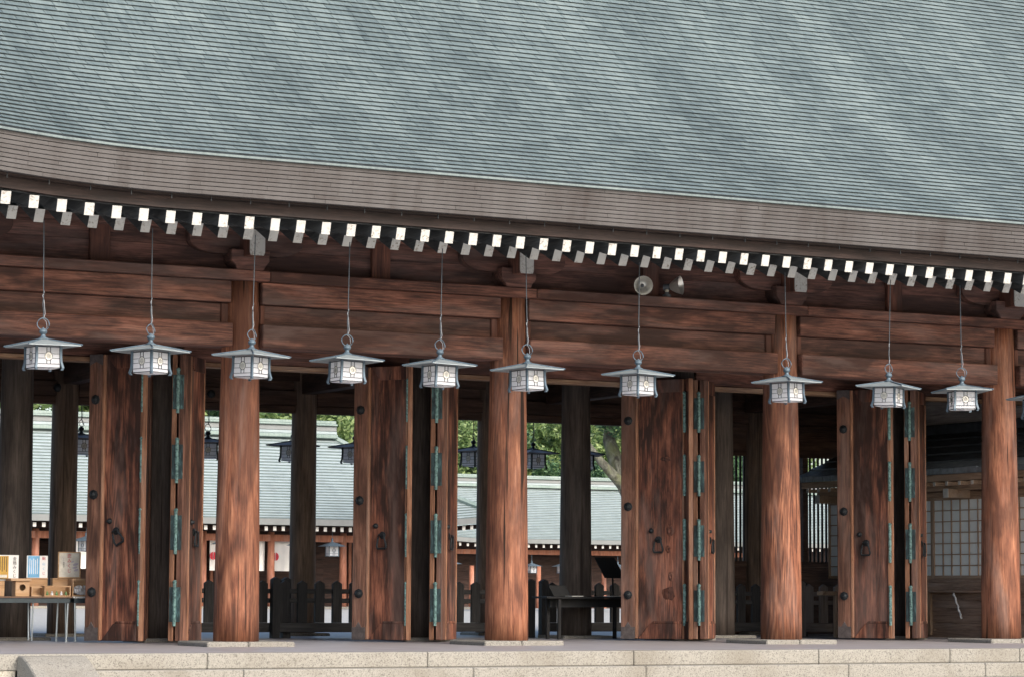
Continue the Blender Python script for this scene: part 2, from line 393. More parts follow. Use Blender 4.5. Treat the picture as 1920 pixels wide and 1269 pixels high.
# kerb blocks on the platform edge
jx = [-9.9, -6.9, -5.0, -2.05, 1.1, 4.3, 7.4, 9.75, 11.05, 14.2, 17.3, 20.6, 24.2]
for a, c in zip(jx, jx[1:]):
    box('kerb_stone', 'gran', pf, a+.004, c-.004, EDGE, EDGE+.376, -.2, .004, .012)
for a, c in zip([-9.9, -6.4, -4.86], [-6.4, -4.86, -4.585]):
    box('wall_stone', 'wallst', pf, a+.004, c-.004, EDGE+.012, EDGE+.4, -1.12, -.202, .006)
st = empty('stone_steps'); tag(st, kind='structure')
SX0 = -3.74
for k in range(1, 5):
    y0 = EDGE-.36*k
    js = [SX0]; x = SX0+(1.6 if k % 2 else .7)+.45*(k % 3)
    while x < 19: js.append(x); x += 2.9+.5*math.sin(x*3+k)
    js.append(19.2)
    for a, c in zip(js, js[1:]):
        box('step_stone', 'gran', st, a+.003, c-.003, y0, y0+.358+.05, -.2*(k+1)-.01, -.2*k, .014)
# sloping cheek stone beside the stair
mb = MB()
poly = [(-4.215, -.015), (-4.42, -.02), (-4.66, -.10), (-6.75, -1.06), (-6.75, -1.2), (-4.215, -1.2)]
mb.prism([(y, z) for y, z in poly], lambda y, z: (-4.58, y, z), lambda y, z: (-3.75, y, z))
build(mb, 'cheek_stone', 'gran', st, .015)

# ------------------------------------------------------------------ the hall
hall = empty('worship_hall', (0, 0, 0), 0, 'long red timber shrine hall with folded doors under a sweeping grey-green copper roof', 'shrine hall')

def column_mesh(name, r0, r1, h, seg=40, wob=.006):
    mb = MB(); prof = []
    for i in range(13):
        t_ = i/12; r = r0+(r1-r0)*(t_**1.35); prof.append((r, h*t_))
    mb.lathe(prof, seg)
    me = mb.mesh(name, 0, True); return me
cme = column_mesh('column', .335, .262, 5.30)
for i, x in enumerate(COLX):
    o = link('column', cme.copy(), 'col', hall, (x, 0, .07), random.random()*6.28)
    if 1 <= i <= 6:
        for s, (a, c) in enumerate(((-.68, -.05), (-.044, .68))):
            box('base_stone', 'gran2', hall, x+a, x+c, -.62, .62, -.05, .07, .02)
    else: box('base_stone', 'gran2', hall, x-.66, x+.66, -.62, .62, -.05, .07, .02)
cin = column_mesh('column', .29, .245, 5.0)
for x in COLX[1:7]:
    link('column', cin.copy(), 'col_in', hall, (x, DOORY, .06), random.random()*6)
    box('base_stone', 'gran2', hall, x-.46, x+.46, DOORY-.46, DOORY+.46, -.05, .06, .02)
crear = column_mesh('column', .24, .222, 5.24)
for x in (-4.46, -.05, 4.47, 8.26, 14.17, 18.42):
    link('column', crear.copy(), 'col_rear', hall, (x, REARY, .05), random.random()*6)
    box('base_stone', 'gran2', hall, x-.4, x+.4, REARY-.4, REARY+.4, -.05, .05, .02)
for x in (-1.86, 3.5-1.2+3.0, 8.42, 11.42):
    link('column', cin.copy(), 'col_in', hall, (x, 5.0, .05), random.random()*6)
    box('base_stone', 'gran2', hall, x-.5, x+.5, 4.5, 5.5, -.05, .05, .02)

# beams of the front row, one set for each bay
def rbeam(name, mat, x0, x1, y0, y1, z0, z1, bev=.012):
    return box(name, mat, hall, x0, x1, y0, y1, z0, z1, bev)
for a, c in zip(COLX, COLX[1:]):
    rbeam('top_plate', 'beam', a+.32, c+.316, -.36, .34, 5.345, 5.50, .014)
    rbeam('tie_plank', 'beam', a+.245, c-.245, -.235, .20, 5.02, 5.341)
    rbeam('frieze_board', 'board', a+.22, c-.22, -.09, .05, 4.72, 5.016)
    rbeam('frieze_jamb', 'strut', c-.36, c-.25, -.13, .04, 4.722, 5.014)
    rbeam('frieze_jamb', 'strut', a+.25, a+.33, -.13, .04, 4.722, 5.014)
    rbeam('rail_beam', 'beam', a+.235, c-.235, -.30, .20, 4.375, 4.716, .016)
    # gable-board wall above the plate: two planks
    rbeam('wall_plank', 'board', a+.002, c-.002, -.02, .05, 5.504, 5.84, .004)
    rbeam('wall_plank', 'board', a+.002, c-.002, -.015, .05, 5.843, 6.20, .004)
    rbeam('wall_plank', 'board', a+.002, c-.002, -.02, .05, 6.203, 6.75, .004)
    mid = (a+c)/2
    rbeam('strut', 'strut', mid-.15, mid+.15, -.11, -.024, 5.502, 6.7, .008)
rbeam('purlin', 'board', X0, X1, -.30, -.10, 6.06, 6.34, .012)
rbeam('back_wall', 'board', X0+1, X1-1, .14, .24, 5.5, 6.9, 0)

# bracket over each column: block, boat-shaped arm, beam nose with white end
mbk = MB()
pr = [(-.21, 5.502), (.21, 5.502), (.235, 5.56), (.30, 5.635), (.30, 5.80), (-.30, 5.80), (-.30, 5.635), (-.235, 5.56)]
mbk.prism([(x, z-5.5) for x, z in pr], lambda x, z: (x, .0, z), lambda x, z: (x, -.36, z))
me_block = mbk.mesh('bracket_block', .008)
mbk = MB(); pr = []
for i in range(9): a_ = math.pi/2*i/8; pr.append((-.90+.42*(1-math.cos(a_)), .44-.20*math.sin(a_)))
pr = pr+[(-x, z) for x, z in reversed(pr)]
pr = [(-.90, .58)]+pr+[(.90, .58)]
mbk.prism(pr, lambda x, z: (x, -.028, z), lambda x, z: (x, -.20, z))
me_arm = mbk.mesh('bracket_arm', .006)
mbk = MB(); mbk.box(-.115, .115, -.60, -.0, .19, .56); me_nose = mbk.mesh('beam_nose', .01)
mbk = MB()
pr = [(-.118, .565), (-.118, .235), (-.10, .187), (.10, .187), (.118, .235), (.118, .565)]
mbk.prism(pr, lambda x, z: (x, -.603, z), lambda x, z: (x, -.625, z)); me_cap = mbk.mesh('white_end', .003)
for x in COLX[1:7]:
    bk = link('bracket_block', me_block, 'board', hall, (x, 0, 5.5))
    link('bracket_arm', me_arm, 'board', bk)
    nz = link('beam_nose', me_nose, 'strut', bk)
    bpy.data.objects.new  # white end is the painted cap of the nose
    c_ = link('white_end', me_cap, 'white', bk)

# door-row lintel, track, ceiling, inner beams
for a, c in zip(COLX[1:], COLX[2:7]):
    rbeam('door_lintel', 'beam', a+.25, c-.25, DOORY-.14, DOORY+.16, 4.42, 4.86)
    rbeam('door_track', 'track', a+.27, c-.27, DOORY-.17, DOORY+.1, 4.345, 4.416, .006)
    rbeam('over_panel', 'board', a+.2, c-.2, DOORY-.05, DOORY+.05, 4.864, 5.3, 0)
rear_x = [-4.46, -.05, 4.47, 8.26, 14.17, 18.42]
for a, c in zip(rear_x, rear_x[1:]):
    rbeam('rear_lintel', 'dark_x', a+.2, c-.2, REARY-.13, REARY+.13, 4.16, 4.42)
    rbeam('rear_lintel_strip', 'dark_x', a+.2, c-.2, REARY-.09, REARY+.09, 4.02, 4.156)
    rbeam('rear_upper_beam', 'dark_x', a+.15, c-.15, REARY-.16, REARY+.12, 4.60, 5.29)
    rbeam('rear_panel', 'dark_x', a+.15, c-.15, REARY-.03, REARY+.05, 4.42, 4.60, 0)
for x in (-4.46, -.03, 4.46, 9.48, 13.96):
    rbeam('tie_beam', 'dark_y', x-.13, x+.13, DOORY+.2, REARY-.2, 4.36, 4.72)
for i in range(34):
    rbeam('ceiling_plank', 'dark_y', X0+i*.99, X0+i*.99+.984, .3, 8.0, 5.30, 5.33, 0)
rbeam('side_wall', 'grey_b', X0+.2, X0+.4, .2, 8, 0, 5.3, 0)
for px_ in (-.24, 2.6, 7.1):      # round nail covers on the rear lintel
    mb = MB(); mb.lathe([(.075, 0), (.075, .02), (.045, .05), (.0, .06)], 12)
    o = build(mb, 'nail_cover', 'iron', hall, 0, True, (px_, REARY-.135, 4.30)); o.rotation_euler = (R(90), 0, 0)

# ------------------------------------------------------------------ folding doors
def leaf_meshes(w):
    """local frame: x along the leaf 0..w, face toward -y, z up"""
    H0, H1, T = .03, 4.44, .09; sw = .255
    d = {}
    mb = MB(); mb.box(0, sw, -.012, T, H0, H1); d['stile'] = mb.mesh('stile', .012)
    mb = MB(); mb.box(sw+.002, sw+.045, -.02, T-.02, H0+.004, H1-.004); d['bead'] = mb.mesh('stile_bead', .008)
    mb = MB(); mb.box(sw+.046, w-.033, .028, T-.012, H0+.01, H1-.01); d['panel'] = mb.mesh('panel', .002)
    mb = MB(); mb.box(w-.032, w, .012, T, H0, H1); d['estile'] = mb.mesh('edge_stile', .008)
    mb = MB()
    mb.prism([(sw+.047, H0), (w-.034, H0), (w-.034, H0+.26), (sw+.26, H0+.26)], lambda x, z: (x, .004, z), lambda x, z: (x, T-.02, z))
    mb.prism([(sw+.27, H0+.262), (w-.034, H0+.262), (w-.034, H0+.30), (sw+.31, H0+.30)], lambda x, z: (x, .016, z), lambda x, z: (x, T-.02, z))
    d['brail'] = mb.mesh('bottom_rail', .006)
    mb = MB()
    mb.prism([(sw+.047, H1), (sw+.22, H1-.22), (w-.034, H1-.22), (w-.034, H1)], lambda x, z: (x, .006, z), lambda x, z: (x, T-.02, z))
    d['trail'] = mb.mesh('top_rail', .006)
    mb = MB(); mb.box(.008, sw-.004, -.018, T+.006, H0-.004, H0+.30)
    d['shoe'] = MB(); d['shoe'].prism([(.006, H0-.004), (sw-.004, H0-.004), (sw-.004, H0+.20), (sw*.72, H0+.20), (sw*.5, H0+.29), (sw*.28, H0+.20), (.006, H0+.20)],
                                       lambda x, z: (x, -.019, z), lambda x, z: (x, T+.007, z)); d['shoe'] = d['shoe'].mesh('bottom_cap', .003)
    mb = MB(); mb.prism([(.006, H1+.004), (sw-.004, H1+.004), (sw-.004, H1-.17), (sw*.5, H1-.11), (.006, H1-.17)][::-1],
                        lambda x, z: (x, -.019, z), lambda x, z: (x, T+.007, z)); d['tcap'] = mb.mesh('top_cap', .003)
    mb = MB(); mb.lathe([(.078, 0), (.078, .012), (.052, .02), (.052, .035), (.030, .055), (.001, .062)], 8)
    d['nail'] = mb.mesh('nail_cover', 0, True); smooth_by_angle(d['nail'])
    mb = MB(); mb.lathe([(.045, 0), (.045, .012), (.03, .02), (.03, .05), (.001, .055)], 10); mb2 = mb
    d['boss'] = mb2.mesh('small_boss', 0, True)
    return d
def ring_mesh():
    mb = MB()
    pts = [(-.045, -.055, .015), (.045, -.055, .015), (.085, -.05, -.16), (.075, -.048, -.205), (-.075, -.048, -.205), (-.085, -.05, -.16)]
    P = []
    for i in range(len(pts)):
        a_ = Vector(pts[i]); b_ = Vector(pts[(i+1) % len(pts)])
        for k in range(4): P.append(a_.lerp(b_, k/4))
    mb.tube(P, .017, 8, closed=True)
    mb.lathe([(.06, 0), (.06, .01), (.03, .02), (.001, .021)], 12)      # plate is turned below
    return mb
rm = MB(); ringm = ring_mesh()
# turn the plate of the ring to face -y
nv = len(ringm.v)-12*4
ringm.v = ringm.v[:nv]+[(x, -z, y+.01) for x, y, z in ringm.v[nv:]]
ME_RING = ringm.mesh('ring_pull', 0, True); smooth_by_angle(ME_RING)
DM = {.98: leaf_meshes(.98), 1.11: leaf_meshes(1.11)}
HZ = (.59, 1.69, 2.78, 3.86)
mb = MB(); mb.box(-.012, .010, 0, .088, -.265, .265); ME_PLATE = mb.mesh('hinge_plate', .003)
mb = MB(); mb.tube([(0, 0, -.33), (0, 0, .33)], .026, 10)
for k in (-.21, .02, .2): mb.lathe([(.0295, -.045), (.0295, .045)], 10, (0, 0, k))
mb.lathe([(.03, 0), (.036, .015), (.02, .04), (.001, .045)], 10, (0, 0, .33)); ME_KNUCK = mb.mesh('hinge_knuckle', 0, True); smooth_by_angle(ME_KNUCK)

def leaf(P0, P1, w, flip=False, hinge_side=True, shoes=True, ring=(.52, 1.68), ringrot=0, label=None, toe=False):
    """leaf from P0 (x=0) to P1 (x=w) in plan; its face is to the right hand of P0->P1 seen from above (local -y); flip mirrors the leaf"""
    D = DM[1.11] if w > 1.05 else DM[.98]
    a_ = math.atan2(P1[1]-P0[1], P1[0]-P0[0])
    e = empty('door_leaf', (P0[0], P0[1], 0), a_); e.parent = hall
    if label: e['label'] = label
    for nm, k, mt in (('stile', 'stile', 'stile'), ('stile_bead', 'bead', 'edge'), ('panel', 'panel', 'panel'), ('edge_stile', 'estile', 'edge'), ('bottom_rail', 'brail', 'panel'), ('top_rail', 'trail', 'panel')):
        link(nm, D[k], mt, e)
    if shoes:
        link('bottom_cap', D['shoe'], 'shoe', e); link('top_cap', D['tcap'], 'shoe', e)
        for z in (.77, 2.27, 3.74):
            o = link('nail_cover', D['nail'], 'iron', e, (.13, -.014, z)); o.rotation_euler = (R(90), 0, 0)
    if ring:
        o = link('ring_pull', ME_RING, 'iron', e, (ring[0], .026, ring[1])); o.rotation_euler = (0, ringrot, 0)
        o = link('small_boss', D['boss'], 'iron', e, (ring[0]-.13, .028, ring[1]+.16)); o.rotation_euler = (R(90), 0, 0)
    return e
AV = {1: ((-1.29, 2.95), (-.68, 2.12)), 2: ((-1.25, 2.95), (-.65, 2.12)), 3: ((-1.28, 2.95), (-.50, 2.12)), 4: ((-1.29, 2.95), (-.74, 2.12)), 5: ((-1.28, 2.95), (-.68, 2.12)), 0: ((-1.28, 2.95), (-.68, 2.12))}
# dict keys: index of the column in COLX minus one
AV = {0: AV[0], 1: AV[1], 2: AV[2], 3: AV[3], 4: AV[4]}
BV = {0: ((-.17, 2.13), (.47, 2.87)), 1: ((-.17, 2.13), (.47, 2.87)), 2: ((-.19, 2.13), (.44, 2.88)), 3: ((-.26, 2.13), (.49, 2.93)), 4: ((-.33, 2.13), (.40, 2.78))}
def setlen(a, c, w):
    v = Vector((c[0]-a[0], c[1]-a[1])); v.normalize(); return (a[0]+v.x*w, a[1]+v.y*w)
def hinges_on(e, w, y0, y1, kn=True):
    for z in HZ:
        p_ = link('hinge_plate', ME_PLATE, 'verd', e, (w+.002, y0, z)); p_.scale = (1, (y1-y0)/.088, 1)
for k in range(1, 5):
    xc = COLX[k+1]
    w = 1.11 if k == 3 else .98
    T0, V0 = [(p[0]+xc-.04, p[1]) for p in AV[k]]
    V0 = setlen(T0, V0, w)
    A = leaf(T0, V0, w, ring=(.54 if k != 3 else .66, 1.70), ringrot=(R(-28) if k == 1 else R(random.uniform(-3, 5))))
    if k == 3:      # weathered knots standing out of the widest leaf
        for kx, kz, kw, kh, sd_ in ((.80, 3.08, .11, .05, 1), (.86, 1.86, .075, .11, 2), (.83, 1.55, .05, .07, 3), (.84, .80, .12, .13, 4), (.88, 1.08, .06, .10, 5)):
            mb = MB(); rk = random.Random(sd_); nk = 12; rows = []
            for (f_, hgt) in ((1.0, .0), (.78, .012), (.5, .026), (.25, .012), (.0, .002)):
                rows.append([(kx+kw*f_*math.cos(2*math.pi*q/nk)*rk.uniform(.7, 1.1), .0265-hgt*rk.uniform(.6, 1.2), kz+kh*f_*math.sin(2*math.pi*q/nk)*rk.uniform(.7, 1.1)) for q in range(nk)])
            mb.add([p for rw in rows for p in rw], [(a_*nk+q, a_*nk+(q+1) % nk, (a_+1)*nk+(q+1) % nk, (a_+1)*nk+q) for a_ in range(4) for q in range(nk)])
            build(mb, 'knot', 'knot', A, 0, True)
    # second leaf of the pair, from the fold back to the column
    hw = .98 if w < 1 else 1.11
    C0 = (xc-.36, 3.02)
    B2 = leaf(C0, setlen(C0, (V0[0]+.02, V0[1]+.05), hw), hw, shoes=False, ring=None)
    for z in HZ:
        link('hinge_plate', ME_PLATE, 'verd', A, (w+.003, .0, z))
        link('hinge_knuckle', ME_KNUCK, 'verdl', A, (w+.014, .0, z))
    # pair B: two leaves folded flat against each other, near edge toward the stair
    wb = 1.11 if k == 2 else .98
    Nn, Ff = [(p[0]+xc, p[1]) for p in BV[k]]
    d = Vector((Ff[0]-Nn[0], Ff[1]-Nn[1])).normalized(); side = Vector((d.y, -d.x))
    # right leaf: local x runs from far (F) to near (N) would flip the face, so x runs near->far and the stile sits at the near edge
    f0 = Vector(Nn)+side*.095
    Rr = leaf((f0.x, f0.y), (f0.x+d.x*wb, f0.y+d.y*wb), wb, shoes=False, ring=(.60, 1.70), ringrot=R(4))
    l0 = Vector(Nn)-side*.118+d*wb
    Ll = leaf((l0.x, l0.y), (l0.x-d.x*wb, l0.y-d.y*wb), wb, shoes=False, ring=None)
    hz = empty('hinge_set', (Nn[0], Nn[1], 0), math.atan2(d.y, d.x)); hz.parent = hall
    for z in HZ:
        for s in (-1, 1):
            p_ = link('hinge_plate', ME_PLATE, 'verd', hz, (-.006, (-.090 if s < 0 else .014), z)); p_.scale = (1, .86, 1)
        link('hinge_knuckle', ME_KNUCK, 'verdl', hz, (-.022, 0, z))

# ------------------------------------------------------------------ eaves
def upz(x):     # the eave sweeps up toward both ends of the hall
    return .018*max(0, -x-2.5)**2+.018*max(0, x-16.5)**2
EY = -4.43; EZ = 6.455
eave = empty('eave'); eave.parent = hall
nl = 9; lh = .0556
for k in range(nl):
    z1 = EZ-.012-k*lh; yb = -4.40+.012*k
    x = X0-random.random()*.8
    while x < X1:
        ln = random.uniform(.85, 1.25) if -6 < x < 13 else 2.4
        e_ = min(x+ln, X1+.4)
        yj = random.uniform(-.003, .003)
        mb = MB(); x0, x1_ = x+.0015, e_-.0015
        ns = 3; vs = []
        for i in range(ns+1):
            xx = x0+(x1_-x0)*i/ns; u_ = upz(xx)
            vs += [(xx, yb+yj, z1-lh+.006+u_), (xx, yb+yj-.004, z1-.003+u_), (xx, yb+.5, z1-.003+u_), (xx, yb+.5, z1-lh+.006+u_)]
        fs = [(0, 1, 2, 3), tuple(ns*4+q for q in (3, 2, 1, 0))]
        for i in range(ns):
            for q in range(4): fs.append((i*4+q, (i+1)*4+q, (i+1)*4+(q+1) % 4, i*4+(q+1) % 4))
        mb.add(vs, fs); build(mb, 'eave_board', 'fascia', eave)
        x = e_
def strip(name, mat, parent, y0, y1, zf0, zf1, zb0=None, zb1=None, x0=X0, x1=X1, st=.7, off=0):
    """long eave member following the upsweep; f = front (y0) z range, b = back (y1)"""
    zb0 = zf0 if zb0 is None else zb0; zb1 = zf1 if zb1 is None else zb1
    mb = MB(); n = int((x1-x0)/st); vs = []
    for i in range(n+1):
        xx = x0+(x1-x0)*i/n; u_ = upz(xx)
        vs += [(xx, y0, zf0+u_), (xx, y0, zf1+u_), (xx, y1, zb1+u_), (xx, y1, zb0+u_)]
    fs = [(0, 1, 2, 3), tuple(n*4+q for q in (3, 2, 1, 0))]
    for i in range(n):
        for q in range(4): fs.append((i*4+q, (i+1)*4+q, (i+1)*4+(q+1) % 4, i*4+(q+1) % 4))
    mb.add(vs, fs); return build(mb, name, mat, parent)
strip('drip_edge', 'copper', eave, -4.455, -4.0, EZ-.012, EZ+.018)
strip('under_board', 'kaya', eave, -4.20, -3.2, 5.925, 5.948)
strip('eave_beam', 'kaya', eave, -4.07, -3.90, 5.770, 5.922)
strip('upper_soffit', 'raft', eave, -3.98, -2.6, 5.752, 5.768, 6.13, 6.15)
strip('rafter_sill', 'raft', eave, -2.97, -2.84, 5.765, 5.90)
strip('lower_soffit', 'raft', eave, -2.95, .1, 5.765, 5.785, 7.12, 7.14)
# little joint ticks under the fascia
mb = MB(); mb.box(-.006, .006, -.014, .0, -.07, .0); me_tick = mb.mesh('joint_clip')
x = X0
while x < X1:
    if -5.6 < x < 13: link('joint_clip', me_tick, 'iron', eave, (x, -4.19, 5.95+upz(x)-.002))
    x += .55
SP = .3685
su, sl_ = .27, .45
def rafter_mesh(name, length, slope, w=.125, h=.168):
    mb = MB(); a, c = -w/2, w/2
    q = h*slope
    mb.hexa([(a, 0, 0), (c, 0, 0), (c, length, length*slope), (a, length, length*slope), (a, -q, h-q*slope), (c, -q, h-q*slope), (c, length, h+length*slope), (a, length, h+length*slope)])
    return mb.mesh(name)
def cap_mesh(w=.127, h=.17, slope=.27):
    mb = MB(); q = h*slope; a, c = -w/2, w/2; z1 = h-q*slope; g = .008
    mb.hexa([(a, -g, -.001-g*slope), (c, -g, -.001-g*slope), (c, .004, -.001), (a, .004, -.001), (a, -q-g, z1-g*slope), (c, -q-g, z1-g*slope), (c, -q+.004, z1+.001), (a, -q+.004, z1+.001)]); return mb.mesh('white_end', .002)
ME_RU = rafter_mesh('upper_rafter', 1.35, su); ME_RL = rafter_mesh('lower_rafter', 3.0, sl_, .126, .200)
ME_CP = cap_mesh(); ME_CL = cap_mesh(.128, .203, .45)
k0 = int((X0+4.81)/SP); k = k0
while -4.81+k*SP < X1:
    x = -4.81+k*SP
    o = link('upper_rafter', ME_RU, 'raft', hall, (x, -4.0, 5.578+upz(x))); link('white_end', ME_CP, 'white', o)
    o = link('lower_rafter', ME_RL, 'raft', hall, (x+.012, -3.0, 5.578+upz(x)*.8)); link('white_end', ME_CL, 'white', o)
    k += 1

# ------------------------------------------------------------------ the copper roof
def roof_profile():
    pts = [(EY, EZ+.02)]; s = 0; ds = .05; y, z = pts[0]
    while y < 4.05:
        a_ = R(29.5+min(s, 5.2)/4.3*9.3); y += ds*math.cos(a_); z += ds*math.sin(a_); s += ds; pts.append((y, z))
    return pts
PROF = roof_profile()
def at_s(s):
    i = min(max(s/.05, 0), len(PROF)-1.001); k = int(i); f_ = i-k
    return (PROF[k][0]*(1-f_)+PROF[k+1][0]*f_, PROF[k][1]*(1-f_)+PROF[k+1][1]*f_)
SLEN = (len(PROF)-1)*.05
roof = empty('roof'); roof.parent = hall
def fade(y): return max(0.0, 1-(y-EY)/7.5)
def shingle_verts(x0, x1, s, e=.15):
    """one sheet: its lower edge stands proud of the course below"""
    y0, z0 = at_s(s); y1, z1 = at_s(s+e+.035)
    d = Vector((0, y1-y0, z1-z0)).normalized(); nrm = Vector((0, -d.z, d.y))
    out = []
    for (yy, zz, lift) in ((y0, z0, .036), (y1, z1, .005)):
        for xx in (x0, x1):
            u_ = upz(xx)*fade(yy)
            for th in (-.005, 0):
                p = Vector((xx, yy, zz+u_))+nrm*(lift+th); out.append(tuple(p))
    # order: (low x0 bottom, low x0 top, low x1 bottom, low x1 top, high ...)
    return [out[0], out[2], out[6], out[4], out[1], out[3], out[7], out[5]]
E_ = .15
cands = []
nrow = int(SLEN/E_)
for r_ in range(nrow):
    s = r_*E_; x = X0-.3-random.random()*.37
    while x < X1+.3:
        w = .37+random.uniform(-.015, .015); cands.append((x, x+w, s)); x += w
def indist(c):
    y, z = at_s(c[2]); return (Vector(((c[0]+c[1])/2, y, z))-CAM)
def inview(c):
    d = indist(c); zc = d.dot(fw); px = 960+FPX*d.dot(rt)/zc; py = 634.5-FPX*d.dot(up)/zc
    return 12 < px < 1908 and 8 < py < 1269
vis = [c for c in cands if inview(c)]
vis.sort(key=lambda c: indist(c).length)
pick = set(vis[:300])
rest = MB()
for c in cands:
    V = shingle_verts(c[0]+.004, c[1]-.004, c[2])
    V = [(x, y, z+random.uniform(-.0022, .0022)) if i < 0 else (x, y, z) for i, (x, y, z) in enumerate(V)]
    if c in pick:
        mb = MB(); ox, oy, oz = V[4]
        mb.hexa([(x-ox, y-oy, z-oz) for x, y, z in V]); build(mb, 'shingle', 'copper', roof, 0, False, (ox, oy, oz))
    else: rest.hexa(V)
tag(build(rest, 'shingle_field', 'copper', roof), kind='stuff')
for r_ in range(nrow):      # added dark strip: shadow gap under every course butt, put into colour
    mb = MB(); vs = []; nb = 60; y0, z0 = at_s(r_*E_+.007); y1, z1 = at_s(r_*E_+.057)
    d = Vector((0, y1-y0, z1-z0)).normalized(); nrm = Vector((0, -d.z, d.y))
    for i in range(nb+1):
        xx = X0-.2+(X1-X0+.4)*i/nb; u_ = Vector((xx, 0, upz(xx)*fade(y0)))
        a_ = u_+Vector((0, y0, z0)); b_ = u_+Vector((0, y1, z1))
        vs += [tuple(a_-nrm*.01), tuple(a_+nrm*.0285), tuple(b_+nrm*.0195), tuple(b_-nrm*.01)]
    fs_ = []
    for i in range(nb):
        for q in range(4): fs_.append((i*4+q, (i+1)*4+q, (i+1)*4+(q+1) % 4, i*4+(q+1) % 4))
    mb.add(vs, fs_); build(mb, 'course_shade_strip', 'tile', roof)
# roof deck under the shingles, rear slope and ridge
mb = MB(); n = 30; vs = []
xs = [X0+(X1-X0)*i/48 for i in range(49)]
for i in range(n+1):
    y, z = at_s(SLEN*i/n)
    for x in xs: vs.append((x, y+.012, z-.012+upz(x)*fade(y)))
nn = len(xs)
fs = [(i*nn+j, i*nn+j+1, (i+1)*nn+j+1, (i+1)*nn+j) for i in range(n) for j in range(nn-1)]
mb.add(vs, fs); build(mb, 'roof_deck', 'tile', roof)
mb = MB(); vs = []
for i in range(n+1):
    y, z = at_s(SLEN*i/n)
    for x in xs: vs.append((x, 8.1-y, z+upz(x)*fade(y)))
mb.add(vs, [tuple(reversed(q)) for q in fs]); build(mb, 'rear_slope', 'copper', roof)
RY, RZ = PROF[-1]
box('ridge', 'copper', roof, X0-.2, X1+.2, RY-.35, RY+.35, RZ-.2, RZ+.55, .05)
strip('rear_eave', 'fascia', eave, 8.1+4.40, 8.1+3.6, 5.95, 6.44)
mb = MB()
for xe in (X0, X1):
    prof = [(EY+.1, EZ-.45), (EY+.1, EZ)]+[at_s(SLEN*i/12) for i in range(13)]+[(8.1-at_s(SLEN*i/12)[0], at_s(SLEN*i/12)[1]) for i in range(11, -1, -1)]+[(8.0-EY, EZ-.45)]
    s_ = .15 if xe > 0 else -.15
    mb.prism([(y, z-.03) for y, z in prof], lambda y, z: (xe-.05*s_, y, z), lambda y, z: (xe-s_, y, z))
build(mb, 'gable_board', 'board', roof)

